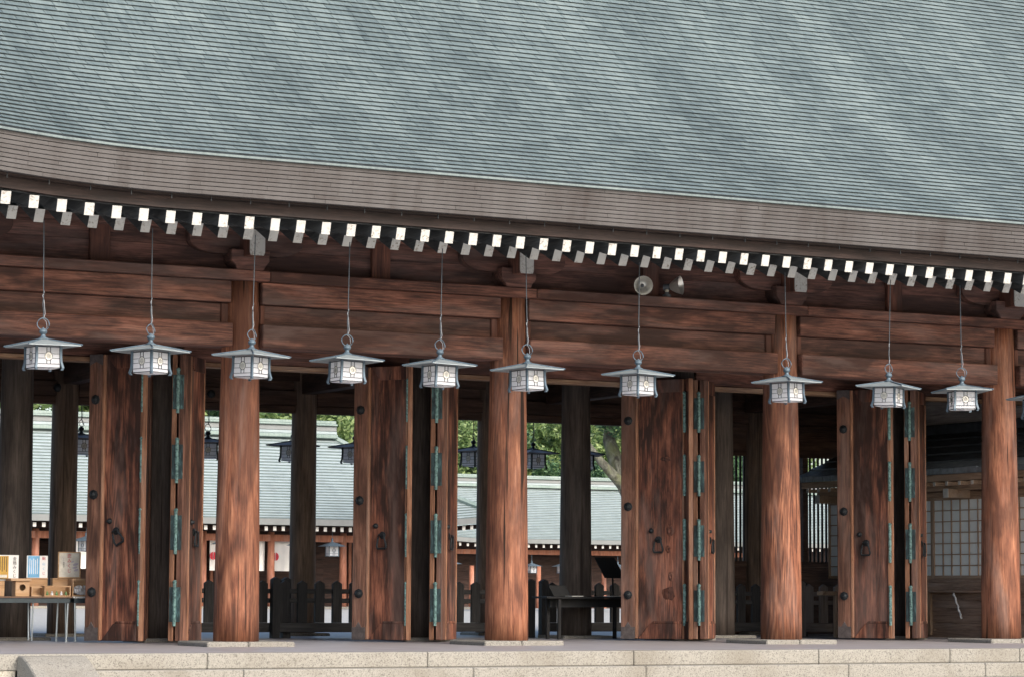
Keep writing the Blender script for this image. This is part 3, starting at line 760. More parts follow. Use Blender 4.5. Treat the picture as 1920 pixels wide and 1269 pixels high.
# ------------------------------------------------------------------ lanterns
def lantern(name, mats, cord_top, cordmat):
    e = empty(name)
    lm, lr, ld = mats
    # posts with a flared foot
    for sx in (-1, 1):
        for sy in (-1, 1):
            mb = MB(); pts = [(.182, .315), (.182, .16), (.186, .09), (.196, .045), (.205, .01), (.192, -.022)]
            vs = []; hw = .016
            for r_, z in pts:
                vs += [(sx*r_-hw, sy*r_-hw, z), (sx*r_+hw, sy*r_-hw, z), (sx*r_+hw, sy*r_+hw, z), (sx*r_-hw, sy*r_+hw, z)]
            fs = [(0, 1, 2, 3), tuple((len(pts)-1)*4+q for q in (3, 2, 1, 0))]
            for i in range(len(pts)-1):
                for q in range(4): fs.append((i*4+q, i*4+(q+1) % 4, (i+1)*4+(q+1) % 4, (i+1)*4+q))
            mb.add(vs, fs); build(mb, 'post', lm, e)
    for s in range(4):
        rz = s*math.pi/2
        mb = MB(); mb.add([(-.168, -.176, .012), (.168, -.176, .012), (.168, -.176, .30), (-.168, -.176, .30)], [(0, 1, 2, 3)])
        p_ = build(mb, 'pane', 'lpaper', e, 0, False, None, rz)
        mb = MB()
        for x in (-.028, .028):
            mb.box(x-.0032, x+.0032, -.186, -.179, .215, .30); mb.box(x-.0032, x+.0032, -.186, -.179, .068, .128)
        for z in (.205, .142):
            mb.box(-.168, -.058, -.186, -.179, z-.0028, z+.0028); mb.box(.058, .168, -.186, -.179, z-.0028, z+.0028)
        mb.box(-.168, .168, -.187, -.179, .061, .068); mb.box(-.168, .168, -.187, -.179, .008, .018); mb.box(-.168, .168, -.187, -.179, .294, .304)
        ringp = [(.056*math.cos(a_*math.pi/10), -.183, .172+.062*math.sin(a_*math.pi/10)) for a_ in range(20)]
        mb.tube(ringp, .0036, 6, closed=True)
        build(mb, 'lattice', ld, p_)
        mb = MB()
        mb.add([(.053*math.cos(a_*math.pi/8), -.181, .172+.059*math.sin(a_*math.pi/8)) for a_ in range(16)]+[(0, -.184, .172)], [(a_, (a_+1) % 16, 16) for a_ in range(16)])
        md = build(mb, 'medallion', 'medal', p_)
        mb = MB()
        for x, h in ((-.022, .024), (0, .034), (.022, .024)):
            mb.tube([(x+.008*math.cos(q*math.pi/4), -.186, .170+h*math.sin(q*math.pi/4)) for q in range(8)], .0014, 4, closed=True)
        build(mb, 'crest', ld, p_)
    mb = MB(); mb.add([(-.176, -.176, .004), (.176, -.176, .004), (.176, .176, .004), (-.176, .176, .004)], [(3, 2, 1, 0)]); build(mb, 'floor_pane', 'lpaper', e)
    # roof: four thin slopes with hip rolls
    mb = MB(); Rr_ = .395
    top = .412; ev = .318
    o = len(mb.v)
    ring = [(-Rr_, -Rr_), (Rr_, -Rr_), (Rr_, Rr_), (-Rr_, Rr_)]
    vs = [(x, y, ev) for x, y in ring]+[(x*.09, y*.09, top) for x, y in ring]+[(x, y, ev-.012) for x, y in ring]+[(x*.48, y*.48, ev+.03) for x, y in ring]
    fs = [(i, (i+1) % 4, 4+(i+1) % 4, 4+i) for i in range(4)]+[(8+(i+1) % 4, (i+1) % 4, i, 8+i) for i in range(4)]+[(12+(i+1) % 4, 8+(i+1) % 4, 8+i, 12+i) for i in range(4)]+[(4, 5, 6, 7), (15, 14, 13, 12)]
    mb.add(vs, fs); build(mb, 'roof', lr, e)
    for x, y in ring:
        mb = MB(); mb.tube([(x*.08, y*.08, top+.004), (x*1.03, y*1.03, ev+.004)], .012, 6); build(mb, 'hip_roll', lm, e)
    mb = MB(); mb.lathe([(.075, 0), (.075, .018), (.045, .03), (.032, .05), (.03, .07), (.046, .082), (.058, .105), (.05, .13), (.028, .148), (.014, .158), (.001, .17)], 14, (0, 0, top-.004))
    fo = build(mb, 'finial', lm, e); smooth_by_angle(fo.data, 40)
    mb = MB(); mb.tube([(.084*math.cos(a_*math.pi/12), .012*math.sin(a_*.7), .62+.084*math.sin(a_*math.pi/12)) for a_ in range(24)], .0075, 6, closed=True); ro_ = build(mb, 'ring', lm, e, 0, True); ro_.rotation_euler = (0, 0, R(45))
    z0 = .705; pts = [(0, 0, z0), (.004, 0, z0+.08), (-.006, .003, z0+.19), (.004, 0, z0+.33), (0, 0, z0+.45), (0, 0, cord_top)]
    mb = MB(); mb.tube(pts, .0075, 6); co = build(mb, 'cord', cordmat, e)
    mb = MB(); mb.tube([(.0, .0, z0-.02), (.028, 0, z0+.06), (.022, .01, z0+.15), (.012, .004, z0+.24), (-.012, 0, z0+.31), (.012, 0, z0+.36), (.001, 0, z0+.40)], .0055, 5)
    mb.tube([(.0, 0, z0), (.05, .01, z0-.05), (.062, .012, z0-.12), (.03, .02, z0-.17)], .005, 5)
    build(mb, 'loose_wire', 'cord', co)
    return e
FL = [(-4.013, 25), (-2.54, 48), (-1.11, 48), (.302, 29), (1.723, 34), (3.127, 43), (4.938, 45), (7.53, 50), (9.371, 67), (10.775, 18), (12.244, 22)]
LTILT = [(.5, -1.2), (-.8, .6), (1.0, .4), (-.4, 1.1), (.2, .9), (-1.1, -.5), (.6, .3), (-.3, -1.0), (1.2, .7), (-.6, -.4), (.3, .8)]
ORD = ['leftmost', 'second from left', 'third from left', 'fourth from left', 'fifth from left', 'sixth from left', 'seventh from left', 'eighth from left', 'ninth from left', 'tenth from left', 'rightmost, cut by the picture edge,']
WHERE = ['left of the first folded door', 'over the first folded door', 'over the first thick front column', 'left of the second folded door', 'over the folded second door pair', 'over the second thick front column', 'before the third folded door', 'over the third thick front column', 'over the fourth folded door', 'left of the last front column', 'past the last front column']
LY = -3.2
def face_rot(P, phi):
    d = Vector((CAM.x-P[0], CAM.y-P[1])).normalized(); rr = Vector((-d.y, d.x))
    # screen right as seen from the camera
    n_ = d*math.cos(R(phi))+rr*math.sin(R(phi))
    return math.atan2(n_.y, n_.x)+math.pi/2
lan0 = None
for i, (x, phi) in enumerate(FL):
    if lan0 is None: o = lan0 = lantern('hanging_lantern', ('lmetal', 'lroof', 'lead'), 2.08, 'cordd')
    else: o = copy_tree(lan0)
    o.location = (x, LY, 3.668); o.rotation_euler = (R(LTILT[i][0]), R(LTILT[i][1]), face_rot((x, LY), phi)); o.scale = (.935, .935, .935)
    for ch in o.children:
        if ch.name.startswith('ring'): ch.rotation_euler = (0, 0, R(-phi+(10, 50, 45, 12, 30, 20, 25, 30, 48, 8, 10)[i]))
    tag(o, f'slate-blue front eave lantern, {ORD[i]}, {WHERE[i]}', 'lantern', 'lanterns along the front eave')
    if i == 10: o.location.z = 3.60
RL = [(1.50, 20), (4.06, 2), (5.85, 60), (7.18, 58), (9.83, 52), (11.21, 38), (12.40, 10)]
RLW = ['beside the leftmost door post', 'between the first folded doors and the first front column', 'half hidden behind the left rear column', 'half hidden by the second folded door', 'left of the second front column before green trees', 'right of the second front column before green trees', 'in front of the leaning tree trunk']
rl0 = None
for i, (x, phi) in enumerate(RL):
    if rl0 is None: o = rl0 = lantern('hanging_lantern', ('iron', 'shoe', 'black'), 2.3, 'black')  # same lantern in black metals: backlit shade put into the colour
    else: o = copy_tree(rl0)
    o.scale = (.96, .96, .96); o.location = (x, 11.9, 3.345); o.rotation_euler = (0, 0, face_rot((x, 11.9), phi))
    tag(o, f'dark backlit rear lantern {RLW[i]}', 'lantern', 'backlit lanterns along the rear eave')

# ------------------------------------------------------------------ floodlights on the beam
def floodlight(loc, rz, tilt, label):
    e = empty('floodlight', loc, 0, label, 'floodlight', 'floodlights on the beam')
    mb = MB(); mb.lathe([(.07, 0), (.07, .05), (.05, .055), (.035, .06), (.035, .09)], 14); build(mb, 'base', 'lampgrey', e)
    mb = MB(); mb.tube([(0, 0, .08), (0, .0, .15), (0, .03, .20)], [.03, .04, .035], 10)
    k_ = build(mb, 'knuckle', 'lampcream', e, 0, True, None, rz)
    hd = bpy.data.objects.new('head', None); COL.objects.link(hd); hd.parent = e; hd.location = (0, 0, .17); hd.rotation_euler = (R(tilt), 0, rz)
    mb = MB(); mb.tube([(0, .05, 0), (0, -.06, 0)], .052, 14); build(mb, 'socket', 'lampgrey', hd)
    prof = [(.05, -.06), (.075, -.09), (.112, -.15), (.148, -.235), (.152, -.24), (.143, -.232), (.105, -.152), (.065, -.10), (.03, -.095)]
    mb = MB(); n = 24; vs = []; fs = []
    for r_, y in prof:
        for q in range(n): vs.append((r_*math.cos(2*math.pi*q/n), y, r_*math.sin(2*math.pi*q/n)))
    for i in range(len(prof)-1):
        for q in range(n): fs.append((i*n+q, (i+1)*n+q, (i+1)*n+(q+1) % n, i*n+(q+1) % n))
    mb.add(vs, fs); bo = build(mb, 'reflector', 'alu', hd, 0, True); smooth_by_angle(bo.data, 50)
    mb = MB(); vs = [(.03*math.cos(a_*.5236)*(1 if j else .35), -.10-.05*(1-j), .03*math.sin(a_*.5236)*(1 if j else .35)) for j in (1, 0) for a_ in range(12)]
    mb.add(vs, [(a_, (a_+1) % 12, 12+(a_+1) % 12, 12+a_) for a_ in range(12)]+[tuple(range(12, 24))]); build(mb, 'bulb', 'lampgrey', hd, 0, True)
    return e
floodlight((6.73, -.22, 5.50), R(-22), 6, 'round pale floodlight facing the viewer on the beam, left of the pair')
floodlight((7.20, -.22, 5.50), R(42), -6, 'tilted conical floodlight turned to the right on the beam, right of the pair')

# ------------------------------------------------------------------ fence across the hall
def fence(x0, x1, y, label, mz='fence', mx='fence_x'):
    f = empty('picket_fence', (x0, y, 0), 0, label, 'fence', 'dark fences across the hall'); Lf = x1-x0
    for z0, z1, nm, d in ((.10, .26, 'bottom_rail', .045), (.60, .68, 'rail', .035), (.76, .84, 'rail', .035)):
        mb = MB(); mb.box(.06, Lf-.06, -d, d, z0, z1); build(mb, nm, mx, f, .005)
    w = .088; mbp = MB()
    mbp.prism([(-w, .262), (w, .262), (w, .93), (0, .985), (-w, .93)], lambda x, z: (x, -.055, z), lambda x, z: (x, .005, z)); mp = mbp.mesh('picket', .004)
    x = .22
    while x < Lf-.15:
        link('picket', mp, mz, f, (x, -.002, 0)); x += .325
    for x in (.06, Lf-.06):
        mb = MB(); mb.prism([(x-.07, 0), (x+.07, 0), (x+.07, 1.0), (x, 1.04), (x-.07, 1.0)], lambda a, z: (a, -.07, z), lambda a, z: (a, .07, z)); build(mb, 'post', mz, f, .005)
    for x in [q*Lf/max(1, int(Lf/1.6)) for q in range(1, int(Lf/1.6)+1)][:-1]:
        mb = MB(); mb.prism([(-.28, 0), (.28, 0), (.28, .05), (.12, .10), (-.12, .10), (-.28, .05)], lambda a, z: (x, a, z), lambda a, z: (x+.12, a, z)); build(mb, 'foot', mz, f, .004)
    return f
fence(.95, 3.3, 5.9, 'dark picket fence behind the first front column, left end of the row')
fence(3.22-.3, 5.9, 5.75, 'dark picket fence between the first front column and the second folded door')
fence(6.0, 8.05, 5.9, 'dark picket fence seen left of the second front column')
fence(8.2, 11.1, 5.9, 'dark picket fence behind the black writing table')
fence(11.9, 13.9, 5.9, 'dark picket fence in the gap left of the third front column')
fence(13.28, 15.4, 5.2, 'short brown-grey picket fence between the third front column and the fourth door', 'brownfence', 'brownfence_x')

# ------------------------------------------------------------------ rear lattice wall on the right
lw = empty('lattice_screen', (13.0, REARY, 0), 0, 'dark slatted window wall with bright gaps at the rear right of the hall', 'lattice screen')
mb = MB(); mb.box(-1.3, 5.4, -.05, .05, 0, 1.33); build(mb, 'lower_board', 'dark_x', lw)
mb = MB(); mb.box(-1.3, 5.4, -.06, .06, 3.52, 4.16); build(mb, 'upper_board', 'dark_x', lw)
mb = MB(); mb.box(-1.3, 5.4, -.07, .07, 1.334, 1.44); build(mb, 'sill', 'dark_x', lw, .006)
mb = MB(); mb.box(-.021, .021, -.015, .015, 1.44, 3.52); mbar = mb.mesh('bar', .004)
x = -.9
while x < 4.2:
    link('bar', mbar, 'fence', lw, (x, 0, 0)); x += .097
for x in (-1.3, 2.28, 4.3):
    mb = MB(); mb.box(x, x+.12, -.08, .08, 1.44, 3.52); build(mb, 'mullion', 'dark_x', lw, .004)

# ------------------------------------------------------------------ shrine office at the right, inside the hall
of = empty('shrine_office', (15.6, 3, 0), 0, 'small wooden office with white paper shoji windows and dark tiled eave on the right', 'office building')
OX = 15.65
def obox(nm, mat, x0, x1, y0, y1, z0, z1, bev=.005, par=None):
    mb = MB(); mb.box(x0-15.6, x1-15.6, y0-3, y1-3, z0, z1); return build(mb, nm, mat, par or of, bev)
ya, yb = -1.2, 7.2
for k in range(6): obox('wainscot_board', 'tan_b', OX, OX+.03+.004*(k % 2), ya, yb, .012+k*.138, .012+k*.138+.134, .004)
obox('ground_sill', 'tan_b', OX-.06, OX+.1, ya, yb, -.02, .10) if False else None
obox('sill_ledge', 'tan_b', OX-.20, OX+.05, ya, yb, .845, .885)
obox('sill_rail', 'tan_b', OX-.03, OX+.06, ya, yb, .89, 1.02)
obox('sill_rail', 'tan_b', OX-.015, OX+.05, ya, yb, 1.024, 1.10)
obox('head_rail', 'tan', OX-.03, OX+.06, ya, yb, 2.62, 2.71)
obox('head_wall', 'tan_b', OX-.0, OX+.06, ya, yb, 2.714, 2.98)
for y0 in (-.8, .9, 2.6, 4.3, 6.0):
    obox('post', 'tan_z', OX-.05, OX+.07, y0-.055, y0+.055, .05, .84)
y = -.95; k = 0
while y < 6.6:
    y1 = y+1.72
    pn = obox('shoji_panel', 'paperw', OX+.006+.02*(k % 2), OX+.012+.02*(k % 2), y+.06, y1-.06, 1.14, 2.58, 0)
    xf = OX-.02+.02*(k % 2)
    for a, c in ((y, y+.06), (y1-.06, y1)): obox('frame_stile', 'tan_z', xf, xf+.03, a, c, 1.104, 2.616, .003, pn and of)
    obox('frame_rail', 'tan', xf, xf+.03, y+.06, y1-.06, 2.56, 2.616, .003); obox('frame_rail', 'tan', xf, xf+.03, y+.06, y1-.06, 1.104, 1.16, .003)
    for q in range(1, 6): obox('lattice_bar', 'tan_z', xf+.006, xf+.024, y+.06+q*1.6/6-.011, y+.06+q*1.6/6+.011, 1.16, 2.56, 0)
    for q in range(1, 7): obox('lattice_bar', 'tan', xf+.008, xf+.022, y+.06, y1-.06, 1.14+q*1.43/7-.009, 1.14+q*1.43/7+.009, 0)
    y = y1+.004; k += 1
EX = 15.02
obox('eave_fascia', 'tan', EX+.03, EX+.09, ya, 7.75, 2.88, 3.0)
obox('eave_plate', 'tan', OX-.32, OX-.20, ya, 7.6, 2.72, 2.84)
y = -.8
mb = MB(); mb.box(0, .62, -.03, .03, 0, .07); rm_ = mb.mesh('eave_rafter', .003)
mb = MB(); mb.box(-.008, .004, -.032, .032, -.002, .072); rc_ = mb.mesh('white_end')
while y < 7.6:
    o = link('eave_rafter', rm_, 'tan', of, (EX+.06-15.6, y-3, 2.80)); link('white_end', rc_, 'white', o); y += .38
for y in (.3, 3.1, 5.9, 7.3):
    o = obox('bracket_nose', 'tan', EX+.12, OX+.02, y-.07, y+.07, 2.58, 2.74); c_ = MB(); c_.box(EX+.105-15.6, EX+.118-15.6, y-.073-3, y+.073-3, 2.577, 2.743); build(c_, 'white_end', 'white', of)
for k in range(5):
    mb = MB(); x0 = EX-.02+k*.36; z0 = 3.05+k*.17
    mb.hexa([(x0-15.6, ya-3, z0-.05), (x0+.42-15.6, ya-3, z0+.12), (x0+.42-15.6, 7.9-3, z0+.12), (x0-15.6, 7.9-3, z0-.05), (x0-15.6, ya-3, z0+.055), (x0+.42-15.6, ya-3, z0+.225), (x0+.42-15.6, 7.9-3, z0+.225), (x0-15.6, 7.9-3, z0+.055)])
    build(mb, 'tile_course', 'tileedge' if k == 0 else 'tile', of)
for k in range(26):
    obox('eave_tile', 'tileedge', EX-.05, EX+.02, ya+.02+k*.35, ya+.02+k*.35+.343, 3.0, 3.115-.006*(k % 3), .006)
obox('ridge_tile', 'tile', EX+1.72, EX+1.95, ya, 7.9, 3.84, 4.10, .03)
for k in range(5): obox('upper_plank', 'grey_b', EX+1.95-.012*(k % 2), EX+2.05, ya, 7.95, 4.06+k*.26, 4.06+k*.26+.254, .006)
obox('end_wall', 'tan_b', OX+.06, OX+1.8, 7.0, 7.1, .02, 3.3, 0)
obox('inner_wall', 'tan_b', OX+1.8, OX+1.9, ya, 7.0, .02, 4.0, 0)
mb = MB(); mb.tube([(-.165, .35+i*-.018+.012*math.sin(i*1.7), .84-i*.036) for i in range(14)], [.016+.006*(i % 2) for i in range(14)], 6)
tag(build(mb, 'paper_streamer', 'rope', None, 0, True, (15.6, 2.95, 0)), 'twisted white paper cord hanging under the office window ledge, near the last front column', 'paper cord')
sh = empty('shelf_board', (13.74, 4.6, .78), 0, 'short pale wooden shelf board sticking out left of the fourth folded door', 'shelf')
mb = MB(); mb.box(-.38, .45, -.1, .1, .0, .075); build(mb, 'board', 'tan', sh, .004)
for s in (-.05, .38):
    mb = MB(); mb.box(s, s+.05, -.05, .05, -.78, -.002); build(mb, 'leg', 'tan_z', sh, .003)

before_left = set(COL.objects)
# ------------------------------------------------------------------ left: tables with fortune-slip boxes and placards
def ftable(loc, w, d, top, label):
    e = empty('folding_table', loc, 0, label, 'table', 'folding tables at the left')
    mb = MB(); mb.box(0, w, 0, d, .675, .70); build(mb, 'table_top', top, e, .005)
    mb = MB(); mb.box(.03, w-.03, .02, .05, .60, .672); mb.box(.03, w-.03, d-.05, d-.02, .60, .672); build(mb, 'apron', 'apron', e, .003)
    for x in (.05, w-.05):
        for y in (.06, d-.06):
            mb = MB(); mb.tube([(x, y, .672), (x+(.02 if x < w/2 else -.02), y, 0)], .015, 8)
            mb.lathe([(.02, 0), (.02, .02)], 8, (x+(.02 if x < w/2 else -.02), y, 0)); build(mb, 'leg', 'chrome', e)
    mb = MB(); mb.tube([(w*.62, .06, .66), (w*.62, .10, .02)], .013, 8); build(mb, 'brace', 'chrome', e)
    mb = MB(); mb.tube([(w*.67, d-.06, .66), (w*.67, d-.10, .02)], .013, 8); build(mb, 'brace', 'chrome', e)
    return e
ftable((-3.55, 1.55, 0), 1.60, .62, 'tabletop', 'brown-topped folding table with steel legs at the far left')
ftable((-1.92, 1.62, 0), 1.10, .58, 'pale_top', 'pale-topped folding table half hidden by the first folded door')
def text_mesh(body, size, mat, parent, loc, name='lettering'):
    cu = bpy.data.curves.new(name, 'FONT'); cu.body = body; cu.size = size; cu.extrude = .0008; cu.align_x = 'CENTER'; cu.align_y = 'CENTER'
    to = bpy.data.objects.new('tmp_text', cu); COL.objects.link(to)
    dg = bpy.context.evaluated_depsgraph_get(); me = bpy.data.meshes.new_from_object(to.evaluated_get(dg))
    bpy.data.objects.remove(to); me.name = name
    o = link(name, me, mat, parent, loc); o.rotation_euler = (R(90), 0, 0); return o
def vtext(chars, size, mat, parent, x, ztop, step, y=-.012):
    for i, c in enumerate(chars): text_mesh(c, size, mat, parent, (x, y, ztop-i*step))
def placard(loc, w, h, label, frame, backmat, build_face):
    e = empty('placard', loc, R(-2), label, 'placard', 'placards on the tables')
    mb = MB(); mb.box(-w/2, w/2, 0, .02, 0, h); build(mb, 'sheet', backmat, e, .002)
    if frame:
        mb = MB()
        for a in ((-w/2-.015, -w/2, -.015, h+.015), (w/2, w/2+.015, -.015, h+.015), (-w/2, w/2, -.015, 0), (-w/2, w/2, h, h+.015)): mb.box(a[0], a[1], -.012, .024, a[2], a[3])
        build(mb, 'frame', 'box', e)
    mb = MB(); mb.box(-.05, .05, .021, .16, -.002, .02); mb.hexa([(-.03, .022, h*.7), (.03, .022, h*.7), (.03, .14, .02), (-.03, .14, .02), (-.03, .03, h*.7+.02), (.03, .03, h*.7+.02), (.03, .155, .02), (-.03, .155, .02)]); build(mb, 'stand', 'box', e)
    build_face(e); return e
def panel_(e, mat, x0, x1, z0, z1, y=-.003, nm='colour_field'):
    mb = MB(); mb.box(x0, x1, y, -.0004, z0, z1); return build(mb, nm, mat, e)
def face1(e):
    panel_(e, 'ochre', -.22, .06, .0, .345)
    for q in range(6): panel_(e, 'ink', .03-q*.034-.006, .03-q*.034+.004, .10+.03*(q % 2), .33, -.0045, 'text_line')
    vtext('金鵄みくじ', .062, 'ink', e, .155, .30, .066, -.005)
    panel_(e, 'pastel', -.2, .04, .01, .055, -.0045, 'pale_band')
def face2(e):
    panel_(e, 'blue', -.15, .035, .006, .34)
    for q in range(5): panel_(e, 'paper', .0-q*.03-.005, .0-q*.03+.004, .06, .30-.02*(q % 2), -.0045, 'text_line')
    vtext('鮎', .058, 'redink', e, .10, .30, .06, -.005); vtext('山', .05, 'blue', e, .10, .215, .06, -.005); vtext('く', .05, 'blue', e, .10, .14, .06, -.005); vtext('じ', .05, 'redink', e, .10, .07, .06, -.005)
def face3(e):
    vtext('恋みくじ', .07, 'redink', e, .0, .325, .076, -.005)
    for cx, cz, rr in ((.10, .20, .035), (.09, .15, .03), (.11, .11, .028), (.05, .24, .02)):
        mb = MB(); mb.add([(cx+rr*1.3*math.cos(q*.5236), -.0042, cz+rr*.6*math.sin(q*.5236)+.3*rr*math.cos(q*.5236)) for q in range(12)], [tuple(range(12))]); build(mb, 'petal_print', 'lilac', e)
    vtext('縁結び', .026, 'ink', e, -.09, .22, .03, -.005)
    mb = MB(); mb.tube([(-.13, -.004, .34), (-.09, -.004, .29), (-.10, -.004, .25), (-.06, -.004, .22), (-.03, -.004, .17)], .002, 4); build(mb, 'branch_print', 'lilac', e)
placard((-2.92, 1.95, .975), .44, .36, 'yellow and white lettered placard at the far left of the table', False, 'paper', face1)
placard((-2.405, 1.93, .985), .33, .345, 'blue and white lettered placard in the middle of the three', False, 'paper', face2)
placard((-1.885, 1.95, 1.0), .33, .38, 'wood-framed pastel placard with red lettering next to the first door', True, 'pastel', face3)
# wooden boxes
e = empty('donation_box', (-2.68, 1.78, .70), 0, 'light wooden box with a round hole under the yellow placard', 'box')
mb = MB(); mb.box(-.20, .13, -.04, .22, .235, .275); build(mb, 'lid', 'box', e, .004)
mb = MB(); w_, h_, cx, cz, rr = .11, .235, .0, .135, .05       # front with a real round hole
outer = [(w_*max(-1, min(1, 1.42*math.cos(q*math.pi/8))), h_/2+h_/2*max(-1, min(1, 1.42*math.sin(q*math.pi/8)))) for q in range(16)]
inner = [(cx+rr*math.cos(q*math.pi/8), cz+rr*math.sin(q*math.pi/8)) for q in range(16)]
vs = [(x, 0, z) for x, z in outer]+[(x, 0, z) for x, z in inner]+[(x, .015, z) for x, z in inner]
mb.add(vs, [(q, (q+1) % 16, 16+(q+1) % 16, 16+q) for q in range(16)]+[(16+q, 16+(q+1) % 16, 32+(q+1) % 16, 32+q) for q in range(16)])
build(mb, 'front', 'box', e)
mb = MB(); mb.box(-.11, -.098, .001, .2, 0, .234); mb.box(.098, .11, .001, .2, 0, .234); mb.box(-.097, .097, .19, .2, 0, .234); build(mb, 'side', 'box', e)
def openbox(loc, w, d, h, label, fill):
    e = empty('wooden_tray', loc, 0, label, 'box')
    mb = MB(); f_ = .018
    mb.box(0, w, 0, .012, 0, f_); mb.box(0, w, 0, .012, h-f_, h); mb.box(0, f_, 0, .012, f_, h-f_); mb.box(w-f_, w, 0, .012, f_, h-f_); build(mb, 'front_frame', 'box', e)
    mb = MB(); mb.box(.001, .010, .013, d, 0, h); mb.box(w-.010, w-.001, .013, d, 0, h); mb.box(.011, w-.011, d-.01, d, 0, h); mb.box(.011, w-.011, .013, d-.011, .0, .01); build(mb, 'shell', 'box', e)
    fill(e, w, d, h); return e
def fill_birds(e, w, d, h):
    for q in range(5):
        x = .06+q*(w-.12)/4
        mb = MB(); mb.lathe([(.012, 0), (.022, .012), (.022, .03), (.012, .045), (.012, .05), (.014, .06), (.001, .072)], 8, (x, .05, .012)); build(mb, 'figurine', 'slips' if q % 2 else 'green', e, 0, True)
def fill_slips(e, w, d, h):
    for q in range(46):
        x = random.uniform(.03, w-.06); y = random.uniform(.02, d-.05); z = .02+random.random()*.10; a = random.random()*3
        mb = MB(); dx, dy = .03*math.cos(a), .03*math.sin(a)
        mb.hexa([(x-dx, y, z), (x+dx, y+.004, z+.01), (x+dx, y+.012, z+.012), (x-dx, y+.01, z), (x-dx, y, z+.04), (x+dx, y+.004, z+.055), (x+dx, y+.012, z+.055), (x-dx, y+.01, z+.04)]); build(mb, 'paper_slip', 'slips', e)
def fill_none(e, w, d, h): pass
openbox((-2.36, 1.68, .70), .42, .2, .165, 'small wooden tray of white and green figurines on the brown table', fill_birds)
openbox((-1.90, 1.72, .703), .40, .25, .275, 'wooden box of white folded paper slips under the framed placard', fill_slips)
openbox((-2.53, 1.80, .70), .20, .15, .15, 'small empty wooden tray left of the figurines', fill_none)
e = empty('wooden_stand', (-2.40, 1.95, .70), 0, 'plain wooden stand that carries the blue placard', 'stand'); mb = MB(); mb.box(-.165, .165, -.02, .12, 0, .265); build(mb, 'block', 'box', e, .004); mb = MB(); mb.box(-.17, .17, -.03, .13, .267, .283); build(mb, 'top_board', 'box', e, .003)
e = empty('wooden_stand', (-2.02, 1.97, .703), 0, 'plain wooden stand behind the slips box carrying the framed placard', 'stand'); mb = MB(); mb.box(-.12, .30, -.0, .12, 0, .262); build(mb, 'block', 'box', e, .004); mb = MB(); mb.box(-.125, .305, -.01, .13, .264, .28); build(mb, 'top_board', 'box', e, .003)
e = empty('wooden_stand', (-3.02, 1.95, .70), 0, 'grey stand at the picture edge carrying the yellow placard', 'stand'); mb = MB(); mb.box(-.14, .10, -.02, .12, 0, .235); build(mb, 'block', 'box', e, .004); mb = MB(); mb.box(-.16, .32, .055, .14, .238, .272); build(mb, 'top_board', 'pale_top', e, .003)

for o_ in COL.objects:
    if o_ not in before_left and o_.parent is None:
        o_.location.x += .49; o_.location.y += 1.62

# ------------------------------------------------------------------ black writing table with slanted boards
e = empty('writing_table', (7.25, 4.15, 0), 0, 'low black table in front of the dark inner column', 'table')
mb = MB(); mb.box(0, 1.85, -.25, .30, .70, .735); build(mb, 'table_top', 'black', e, .004)
for x in (.26, 1.6):
    for y in (-.2, .22):
        mb = MB(); mb.box(x, x+.06, y, y+.05, 0, .698); build(mb, 'leg', 'fence', e, .004)
mb = MB(); mb.box(.2, 1.7, -.02, .02, .55, .698); build(mb, 'apron', 'black', e)
def slant(loc, w, h, tilt, label, shear=.0):
    e = empty('slanted_board', loc, 0, label, 'notice board', 'black boards on the table')
    mb = MB(); dy = h*math.sin(R(tilt)); dz = h*math.cos(R(tilt))
    mb.hexa([(-w/2+shear, 0, .0), (w/2+shear, 0, .0), (w/2+shear, .03, 0), (-w/2+shear, .03, 0), (-w/2, dy, dz), (w/2, dy, dz), (w/2, dy+.03, dz), (-w/2, dy+.03, dz)]); build(mb, 'board', 'black', e, .003)
    return e
s1 = slant((8.66, 4.2, 1.06), .40, .40, 25, 'black slanted reading board on a stand right of the inner column', .12)
mb = MB(); mb.tube([(.1, .04, -.322), (.1, .06, .06)], .016, 8); build(mb, 'stand', 'fence', s1)
slant((7.62, 4.15, .737), .34, .20, 18, 'small black tilted board on the left end of the black table', .08)
for q, (x, y) in enumerate(((7.85, 4.0), (8.62, 4.02))):
    mb = MB(); mb.box(-.13, .13, -.09, .09, 0, .012); tag(build(mb, 'paper_sheet', 'pale_top', None, 0, False, (x, y, .737), R(12)), ('white paper sheet lying on the black table left of the column', 'white paper sheet lying on the black table right of the column')[q], 'paper')

